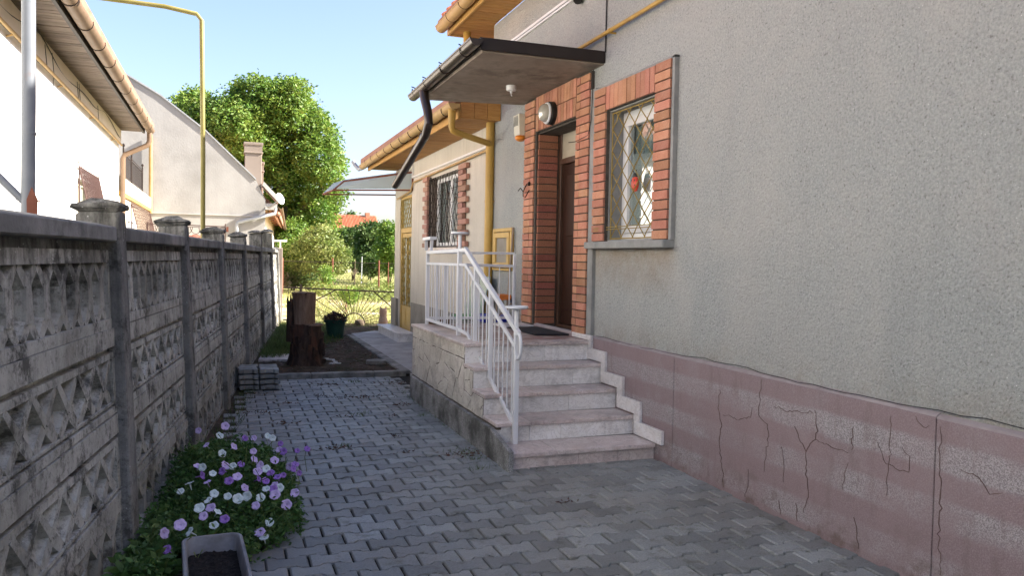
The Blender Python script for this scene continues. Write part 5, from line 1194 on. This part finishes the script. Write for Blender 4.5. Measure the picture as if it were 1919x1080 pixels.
def basket(y0, y1, zt, zb, out, spikes, nbar, parent, x0=NX_):
    gb = MB(); x1 = x0+out
    gb.tube([(x0+.03, y0, zt), (x1, y0, zb+.1), (x1, y0, zb-.3)], .012, 6); gb.tube([(x0+.03, y1, zt), (x1, y1, zb+.1), (x1, y1, zb-.3)], .012, 6); gb.tube([(x0+.03, y0, zt), (x0+.03, y1, zt)], .012, 6); gb.tube([(x1, y0, zb+.1), (x1, y1, zb+.1)], .010, 6)
    gb.tube([(x0+.03, y0, zt), (x0+.03, y0, zb-.3)], .01, 6)
    if spikes:
        for y in (y0, y0+.25, y1): gb.tube([(x0+.03, y, zt), (x0+.01, y, zt+.12)], .008, 5)
    g_ = gb.build('slanted_grille', 'rose', parent, smooth=True)
    for i in range(nbar): y = y0+(y1-y0)*(i+.5)/nbar; MB().bar((x0+.035, y, zt), (x1, y, zb+.1), .05, .008, (0, 1, 0)).build('slat', 'rose', g_)
basket(12.9, 14.75, 2.70, 2.10, .13, True, 16, nb)
basket(19.6, 24.2, 2.58, 1.75, .20, False, 26, nb)
# terrace end of the neighbour
m = MB()
for a, b, c, d in quadwall([(19.0, 20.4, 1.2, 2.25)], 17.61, 24.5, 0, 2.63): m.box(NX_-.25, NX_-.01, a, b, c, d)
m.build('terrace_wall', 'cream', nb)
w2 = MB()
for b in ((19.0, 20.4, 2.18, 2.25), (19.0, 19.07, 1.2, 2.18), (20.33, 20.4, 1.2, 2.18), (19.66, 19.74, 1.2, 2.18)): w2.box(-2.06, -1.99, *b)
w2 = w2.build('window_frame', 'pvc', nb); MB().box(-2.1, -2.09, 19.07, 20.33, 1.2, 2.18).build('pane', 'glass', w2); MB().box(-2.24, -2.2, 18.95, 20.45, 1.1, 2.26).build('blind', 'brown_p', w2)
MB().box(-4.5, -1.97, 17.7, 24.5, 2.72, 3.02).build('terrace_slab', 'cream', nb, bevel=.01); MB().box(-4.4, -1.955, 17.75, 24.48, 2.64, 2.70).build('slab_trim', 'ochre', nb)
m = MB(); m.tube([(-1.98, 24.5, 2.6), (-1.98, 24.5, 4.75)], .05, 10); m.build('terrace_pole', 'ochre_g', nb, smooth=True)
m = MB()
for y in (18.4, 19.9, 22.4): m.tube([(-2, y, 3.02), (-2, y, 3.66)], .018, 6); m.lathe((-2, y, 3.66), [(.0, 0), (.03, .02), (.03, .05), (.001, .08)], 8)
for z in (3.08, 3.58, 3.52): m.tube([(-2, 18.4, z), (-2, 22.4, z)], .009, 6)
tr_ = m.build('terrace_railing', 'iron', nb)
for i in range(30): y = 18.5+i*.131; MB().tube([(-2, y, 3.08), (-2, y, 3.55)], .0045, 5).build('baluster', 'iron', tr_)

# ================================================================== GABLE HOUSE BEHIND
gh = thing('gable_house', (-1., 25, 0), 'patched off-white gable house wall with two chimneys and a tiled eave on its right side', 'house')
YG = 24.6; prof = [(-5.6, 0), (1.065, 0), (1.065, 3.10), (.80, 3.66), (.52, 3.93), (-.57, 4.97), (-1.754, 5.87), (-2.8, 6.47), (-3.4, 6.45), (-5.6, 4.7)]
MB().prism([(x, YG, z) for x, z in prof], (0, .3, 0)).build('gable_wall', 'gable', gh)
rl_ = prof[3:8]; m = MB()
for (x0_, z0_), (x1_, z1_) in zip(rl_, rl_[1:]): m.hexa([(x0_, YG-.035, z0_), (x0_, YG+.12, z0_), (x0_, YG+.12, z0_+.045), (x0_, YG-.035, z0_+.045), (x1_, YG-.035, z1_), (x1_, YG+.12, z1_), (x1_, YG+.12, z1_+.045), (x1_, YG-.035, z1_+.045)])
m.build('verge_strip', 'steel', gh)
m = MB(); m.box(-2., .95, YG-.03, YG-.001, 2.60, 2.625); m.build('wall_ledge', 'gable_g', gh)
bd = Vector((.077, 1, 0)).normalized(); L = 14.
def ext(pts, y0=YG+.301, L=L): return [(x, y0, z) for x, z in pts], bd*L
m = MB(); a, e = ext([(.76, 0), (1.065, 0), (1.065, 2.95), (.76, 2.95)]); m.prism(a, e); m.build('side_wall', 'cream', gh)
m = MB(); a, e = ext([(1.07, 2.97), (1.42, 2.60), (1.43, 2.63), (1.09, 3.0)], YG+.35); m.prism(a, e); m.build('eave_boards', 'rose_board', gh)
for i in range(7):
    p = Vector((1.25, YG+.6, 2.74))+bd*i*1.9; MB().cbox((p.x, p.y, p.z), (.42, .07, .05)).build('rafter', 'rose_board', gh)
m = MB(); a, e = ext([(1.50, 2.62), (.80, 3.42), (-.57, 4.93), (-2.8, 6.40), (-2.8, 6.47), (-.57, 5.0), (.80, 3.50), (1.52, 2.70)], YG+.31); m.prism(a, e); m.build('roof', 'tile_d', gh)
m = MB()
for i in range(60):
    p = Vector((1.47, YG+.35, 2.69))+bd*i*.235; m.tube([p, p+Vector((-.35, 0, .40))], .07, 6)
m.build('eave_tiles', 'tile_d', gh, smooth=True, kind='stuff')
MB().hexa([(.98, YG-.04, 3.52), (1.44, YG-.04, 3.02), (1.44, YG+.6, 3.02), (.98, YG+.6, 3.52), (1.02, YG-.04, 3.62), (1.50, YG-.04, 3.12), (1.50, YG+.6, 3.12), (1.02, YG+.6, 3.62)]).build('eave_return', 'gable_g', gh)
MB().box(1.067, 1.40, YG+.02, YG+.28, 2.82, 3.0).build('eave_box', 'gable_g', gh)
for nm, x0_, x1_, y0_, zt in (('chimney', .50, .97, YG+.32, 4.78), ('chimney', .72, 1.10, YG+2.4, 4.45)):
    c_ = MB().box(x0_, x1_, y0_, y0_+.5, 3.3, zt-.32).build(nm, 'pinkish', gh, bevel=.01)
    MB().box(x0_-.03, x1_+.03, y0_-.03, y0_+.53, zt-.32, zt-.27).build('chimney_band', 'pinkish', c_, bevel=.01); MB().box(x0_-.015, x1_+.015, y0_-.015, y0_+.515, zt-.27, zt-.08).build('chimney_bricks', 'pinkish', c_); MB().box(x0_-.035, x1_+.035, y0_-.035, y0_+.535, zt-.08, zt).build('chimney_cap', 'pinkish', c_, bevel=.01)
m = MB(); m.tube([(1.36, YG-.05, 2.86), (1.33, YG-.10, 2.70), (.33, YG-.12, 2.42), (.28, YG-.12, 2.36), (.28, YG-.12, .2)], .05, 10); m.build('downpipe', 'steel', gh, smooth=True)
m = MB(); gutter(m, 1.50, YG-.1, YG+14, 2.90, 2.55, .06, 10); m.v = [(x+.077*(y-YG), y, z) for x, y, z in m.v]; m.build('gutter', 'tan_g', gh, smooth=True)
ds_ = thing('satellite_dish', (1.5, 24.4, 3.1), 'small pale grey satellite dish at the eave corner of the gable house', 'dish')
d_ = MB(); nrm = Vector((.75, -.6, .3)).normalized(); q_ = nrm.to_track_quat('Z', 'Y'); vs = []; N = 18
for r, h_ in ((.001, 0), (.09, .012), (.17, .045), (.175, .04), (.09, .0), (.001, -.012)):
    for j in range(N): t = 2*math.pi*j/N; vs.append(Vector((1.44, YG-.25, 3.12))+q_ @ Vector((r*math.cos(t), r*math.sin(t), h_)))
d_.add(vs, [(i*N+j, i*N+(j+1) % N, (i+1)*N+(j+1) % N, (i+1)*N+j) for i in range(5) for j in range(N)]); d_.build('reflector', 'pvc', ds_, smooth=True)
MB().tube([(1.44, YG-.23, 3.10), (1.25, YG-.05, 2.95), (1.1, YG-.005, 2.9)], .015, 6).build('arm', 'steel', ds_)
wh = MB(); wh.cbox((1.35, 26.6, 1.95), (.9, .25, .05), .2); wh.box(1.02, 1.06, 26.55, 26.6, 0, 1.93); wh.box(1.6, 1.64, 26.6, 26.65, 0, 1.93)
tag(wh.build('white_beam', 'pvc'), 'short white board on posts beyond the far end of the fence', 'board')
# frieze railing and rusty shed roof between
fr = thing('hoop_frieze', (-.8, 20.5, 1.8), 'rose painted iron frieze with hanging hoops in front of the white gable wall', 'railing')
FY = 20.5
MB().tube([(-1.75, FY, 2.175), (-.015, FY, 2.15)], .014, 6).build('top_bar', 'rose', fr); MB().tube([(-1.75, FY, 2.135), (-.015, FY, 2.112)], .008, 6).build('top_bar', 'rose', fr)
for x in (-1.72, -.02): MB().tube([(x, FY, 0), (x, FY, 2.22)], .014, 6).build('post', 'rose', fr)
MB().box(.0, .05, FY-.02, FY+.02, 2.03, 2.15).build('end_plate', 'rust', fr)
for i in range(9):
    xc = -1.63+.19*i; MB().tube([(xc+.12*math.cos(t), FY, 2.13-.17*math.sin(t)) for t in [math.pi*j/10 for j in range(11)]], .008, 5).build('hoop', 'rose', fr)
for x in (-1.4, -.9, -.45, -.2): MB().tube([(x, FY, 2.13), (x+.03, FY, 1.9), (x-.02, FY, 1.6)], .006, 5).build('drop_bar', 'rose', fr)
sh = thing('low_shed', (-.7, 19.6, 0), 'low shed with crumpled rust-orange sheets on its roof, behind the fence', 'shed')
MB().box(-1.2, -.1, 19.3, 20.2, 0, 1.62).build('shed_walls', 'brown_p', sh)
m = MB(); N = 12; vs = []
for i in range(N+1):
    for j in range(N+1): x, y = -1.1+.8*i/N, 19.2+1.1*j/N; vs.append((x, y, 1.78+.10*mnoise.noise((x*5, y*2, 0))+.10*math.exp(-((x+.72)/.3)**2)+random.gauss(0, .02)))
m.add(vs, [(i*(N+1)+j, (i+1)*(N+1)+j, (i+1)*(N+1)+j+1, i*(N+1)+j+1) for i in range(N) for j in range(N)]); m.build('rusty_sheet', 'rust', sh)
MB().hexa([(-.42, 19.2, 1.66), (.15, 19.2, 1.66), (.15, 20.3, 1.66), (-.42, 20.3, 1.66), (-.42, 19.2, 1.90), (.15, 19.2, 1.69), (.15, 20.3, 1.69), (-.42, 20.3, 1.90)]).build('roof_slope', 'brown_p', sh)

# poles
pl = thing('grey_pole', (-.93, 4.4, 0), 'tall grey steel pole with slanted brace and rusty fitting behind the fence', 'pole')
MB().tube([(-.905, 4.4, 0), (-.885, 4.4, 2.2), (-.88, 4.4, 6.2)], .030, 14).build('shaft', 'pole', pl, smooth=True); MB().tube([(-.884, 4.4, 2.05), (-.884, 4.4, 2.06)], .032, 14).build('collar', 'pole', pl, smooth=True)
MB().tube([(-1.75, 4.4, 2.65), (-.91, 4.4, 1.735)], .018, 10).build('brace', 'pole', pl, smooth=True)
m = MB(); m.prism([(-.885, 4.362, 1.60), (-.845, 4.362, 1.60), (-.842, 4.362, 1.74), (-.866, 4.362, 1.80), (-.888, 4.362, 1.74)], (0, .008, 0)); m.lathe((-.826, 4.36, 1.735), [(.012, 0), (.012, .004)], 10); m.tube([(-.845, 4.36, 1.735), (-.83, 4.36, 1.735)], .003, 4); m.build('rusty_fitting', 'rust', pl)
gp_ = MB(); gp_.tube([(-1.9, 9, 4.03), (-.60, 9, 4.0), (-.30, 9, 3.96), (-.25, 9, 3.90), (-.232, 9, 2.6), (-.225, 9, 0)], .0235, 12); tag(gp_.build('gas_riser_pipe', 'gas', smooth=True), 'tall thin yellow gas pipe with a bend at the top, rising behind the fence', 'pipe')

# ================================================================== TREES, BUSHES, GARDEN
def T(u, v, Y): p = at(u, v, 1, Y); return (p.x, p.z)
tree = thing('walnut_tree', (2.6, 38, 0), 'large round walnut tree rising behind the gable house', 'tree')
cs = []
for u, v, r in ((350, 192, 26), (378, 182, 20), (438, 184, 26), (470, 178, 27), (515, 180, 24), (545, 190, 30), (595, 222, 20), (625, 300, 22), (630, 360, 16), (370, 210, 40), (400, 240, 45), (435, 215, 44), (480, 212, 46), (440, 250, 55), (520, 205, 46), (565, 225, 46), (600, 255, 30), (590, 300, 46), (545, 290, 55), (490, 290, 55), (612, 330, 26), (560, 360, 48), (510, 350, 45), (590, 395, 42), (545, 420, 45), (600, 440, 36), (618, 372, 22), (560, 470, 40), (520, 400, 35), (400, 290, 40)):
    x, z = T(u, v, 38); rr = r*.0238; cs.append((x, 38+random.uniform(-2.0, 2.0), z, rr, rr*1.3, rr))
vs = []
for i in range(5):
    pass
P = clumps(cs, 3600, 30, .165, .17, .45, .62)
npmesh('crown', P, 4, 'leaf', tree)
m = MB(); m.tube([(2.7, 38, -.1), (2.6, 38, 1.6), (2.4, 38, 3.2), (2.2, 38, 5.2), (1.8, 38, 7.2)], [.42, .32, .27, .18, .07], 12)
for a, b in (((2.5, 38, 2.6), (4.0, 37.5, 4.4)), ((2.4, 38, 3.4), (.6, 37.6, 6.2)), ((2.25, 38, 4.8), (3.8, 38.3, 7.0)), ((2.5, 38, 2.4), (.9, 38.6, 4.0)), ((4.0, 37.5, 4.4), (4.6, 37.2, 6.2)), ((.6, 37.6, 6.2), (-.9, 37.4, 7.8))):
    a, b = Vector(a), Vector(b); m.tube([a, a.lerp(b, .5)+Vector((0, 0, .15)), b], [.15, .09, .03], 8)
m.build('trunk', 'trunk', tree, smooth=True)
def bush(lst, Y, dep, n, per, size, mat, label, name='bush', grp=None, spread=.12, stem=True, asp=.45):
    c_ = []
    for u, v, r in lst: x, z = T(u, v, Y); rr = r*Y/1514; c_.append((x, Y+random.uniform(-dep, dep), z, rr, rr*1.2, rr))
    mx_ = sum(q[0] for q in c_)/len(c_); t = thing(name, (mx_, Y, 0), label, 'bush' if name == 'bush' else 'tree', grp)
    npmesh('crown', clumps(c_, n, per, size, spread, asp, .5), 4, mat, t)
    m = MB(); zt = max(.3, min(q[2] for q in c_))
    for k_ in range(4): m.tube([(mx_+random.gauss(0, .05), Y, -.05), (mx_+random.gauss(0, .25), Y+random.gauss(0, .2), zt)], [.045, .015] if Y > 25 else [.012, .006], 6)
    m.build('stems' if name == 'bush' else 'trunk', 'trunk', t); return t
bush([(600, 470, 40), (575, 480, 34), (625, 490, 26), (600, 445, 26), (640, 480, 18)], 34, .5, 900, 14, .12, 'leaf_y', 'pale yellow-green bush in the garden in front of the walnut tree')
bush([(550, 440, 30), (545, 480, 28), (560, 500, 20)], 36, .5, 600, 14, .13, 'leaf', 'bright green bush beside the far end of the fence')
bush([(665, 465, 34), (650, 445, 20), (680, 490, 24), (645, 480, 25)], 50, 1., 700, 14, .2, 'leaf_d', 'dark green bush under the orange roof')
bush([(695, 440, 26), (700, 470, 30), (690, 495, 22)], 47, 1., 700, 14, .19, 'leaf_d', 'tall dark green bush with a light top in front of the orange roof')
bush([(730, 440, 22), (728, 465, 26), (732, 495, 22), (722, 425, 10)], 44, .8, 700, 14, .16, 'leaf', 'fresh green bush beside the cream wing corner')
bush([(655, 558, 13), (662, 548, 11), (645, 552, 9)], 20.5, .1, 160, 10, .055, 'leaf', 'small rose shrub just beyond the iron gate', spread=.03)
bush([(575, 520, 15), (556, 525, 12), (615, 500, 9)], 36, .4, 260, 12, .11, 'leaf_d', 'low bluish bush at the back of the sunny garden')
bush([(614, 522, 9), (612, 508, 8)], 31, .1, 120, 10, .08, 'leaf', 'young bright green shrub beside the left rusty fence post')
bush([(655, 415, 4), (657, 402, 3), (650, 418, 3), (663, 418, 3)], 90, .3, 90, 10, .35, 'leaf_d', 'thin treetop sticking up behind the orange roof', name='distant_tree', spread=.2)
# weed band
n = 9000; P = np.stack([rng.uniform(3.2, 9.5, n), rng.uniform(27, 36, n), np.zeros(n)], 1); h_ = .42
o = npmesh('weed_band', np.concatenate([leaves(np.stack([P[:, 0], P[:, 1], rng.random(n)**1.2*h_*(.7+.5*np.sin(P[:, 0]*2.3))], 1), .14, asp=.4)]), 4, 'leaf_y', kind='stuff'); tag(o, 'tall yellow-green weeds along the wire fence in the garden', 'weeds')
n = 26000; yy = 17.5+rng.random(n)**1.3*50; xx = rng.uniform(-.02, .26, n)*yy+.5; k_ = np.array([mnoise.noise((x*.55, y*.55, 5)) for x, y in zip(xx, yy)]) > -.08
P = np.stack([xx, yy, np.full(n, -.02)], 1)[k_]; o = npmesh('garden_grass', blades(P, .13, .035, .6), 3, 'grass_y', kind='stuff'); tag(o, 'sunlit yellow-green grass of the garden beyond the iron gate', 'grass')
# wire fence
wfc = thing('wire_fence', (4.6, 31.5, 0), 'rusty wire mesh fence on thin iron posts across the garden', 'fence')
for x, y, h_ in ((3.85, 31.5, 1.42), (5.63, 31.5, 1.36), (2.0, 31.5, 1.4), (7.5, 31.5, 1.35), (6.0, 31.5, 1.3)):
    MB().tube([(x, y, -.05), (x, y, h_)], .035 if x < 6 else .02, 6).build('post', 'rust', wfc)
m = MB()
for i in range(62): x = 1.6+i*.11; m.tube([(x, 31.5, .1), (x+.9, 31.5, 1.25)], .0022, 3, False); m.tube([(x+.9, 31.5, .1), (x, 31.5, 1.25)], .0022, 3, False)
m.tube([(1.5, 31.5, 1.28), (9, 31.5, 1.22)], .012, 5); m.build('mesh', 'iron', wfc, kind='stuff')
gs = [(600, 60, 31, .9), (692, 560, 29, .8)]
for x, y, h_, mm, lb_ in ((2.98, 21.5, .72, 'rust', 'short rusty stake behind the gate under the rose shrub'), (6.6, 42, 1.5, 'steel', 'pale thin stake among the weeds near the wing corner'), (6.25, 42, 1.3, 'trunk', 'thin brown stake among the dark bushes'), (5.0, 42, 1.35, 'trunk', 'thin crooked stake behind the wire mesh')):
    tag(MB().tube([(x, y, -.05), (x+.02, y, h_)], .03 if y > 30 else .015, 6).build('garden_stake', mm), lb_, 'stake')
# orange roofed house far away
oh = thing('orange_roof_house', (11.6, 78, 0), 'distant house with bright orange tiled roof above the bushes', 'house')
MB().box(9.2, 13.5, 76, 82, 0, 3.4).build('wall', 'cream', oh)
rf = MB().prism([(9.0, 75.3, 3.3), (9.2, 79., 5.45), (9.2, 79, 5.35), (9.0, 75.3, 3.2)], (4.6, 0, 0)).build('roof', 'tile', oh)
m = MB()
for i in range(34): x = 9.05+i*.137; m.tube([(x, 75.25, 3.34), (x+.1, 79., 5.5)], .045, 5)
m.build('roof_tiles', 'tile', oh, smooth=True, kind='stuff')
MB().prism([(9.0, 82.7, 3.3), (9.2, 79.01, 5.45), (9.2, 79.01, 5.35), (9.0, 82.7, 3.2)], (4.6, 0, 0)).build('roof_back', 'tile', oh)
MB().box(12.7, 13.1, 78.6, 79.2, 5.2, 5.75).build('chimney', 'brick', oh); MB().box(9.6, 9.95, 78.6, 79.2, 5.2, 5.8).build('chimney', 'brick', oh)
m = MB(); m.box(12.9, 13.25, 75.9, 76.3, 3.9, 4.3); m.build('dormer', 'brick_d', oh)
# far hedge line to close the horizon
c_ = [(x+random.uniform(-1, 1), 118+random.uniform(-4, 4), 1.6, 4.5, 3, 2.6+random.random()*1.2) for x in range(-60, 110, 5)]
o = npmesh('far_hedge', clumps(c_, 2600, 8, .9, .8, .6, .4), 4, 'leaf_d', kind='stuff'); tag(o, 'far line of trees closing the garden', 'trees')
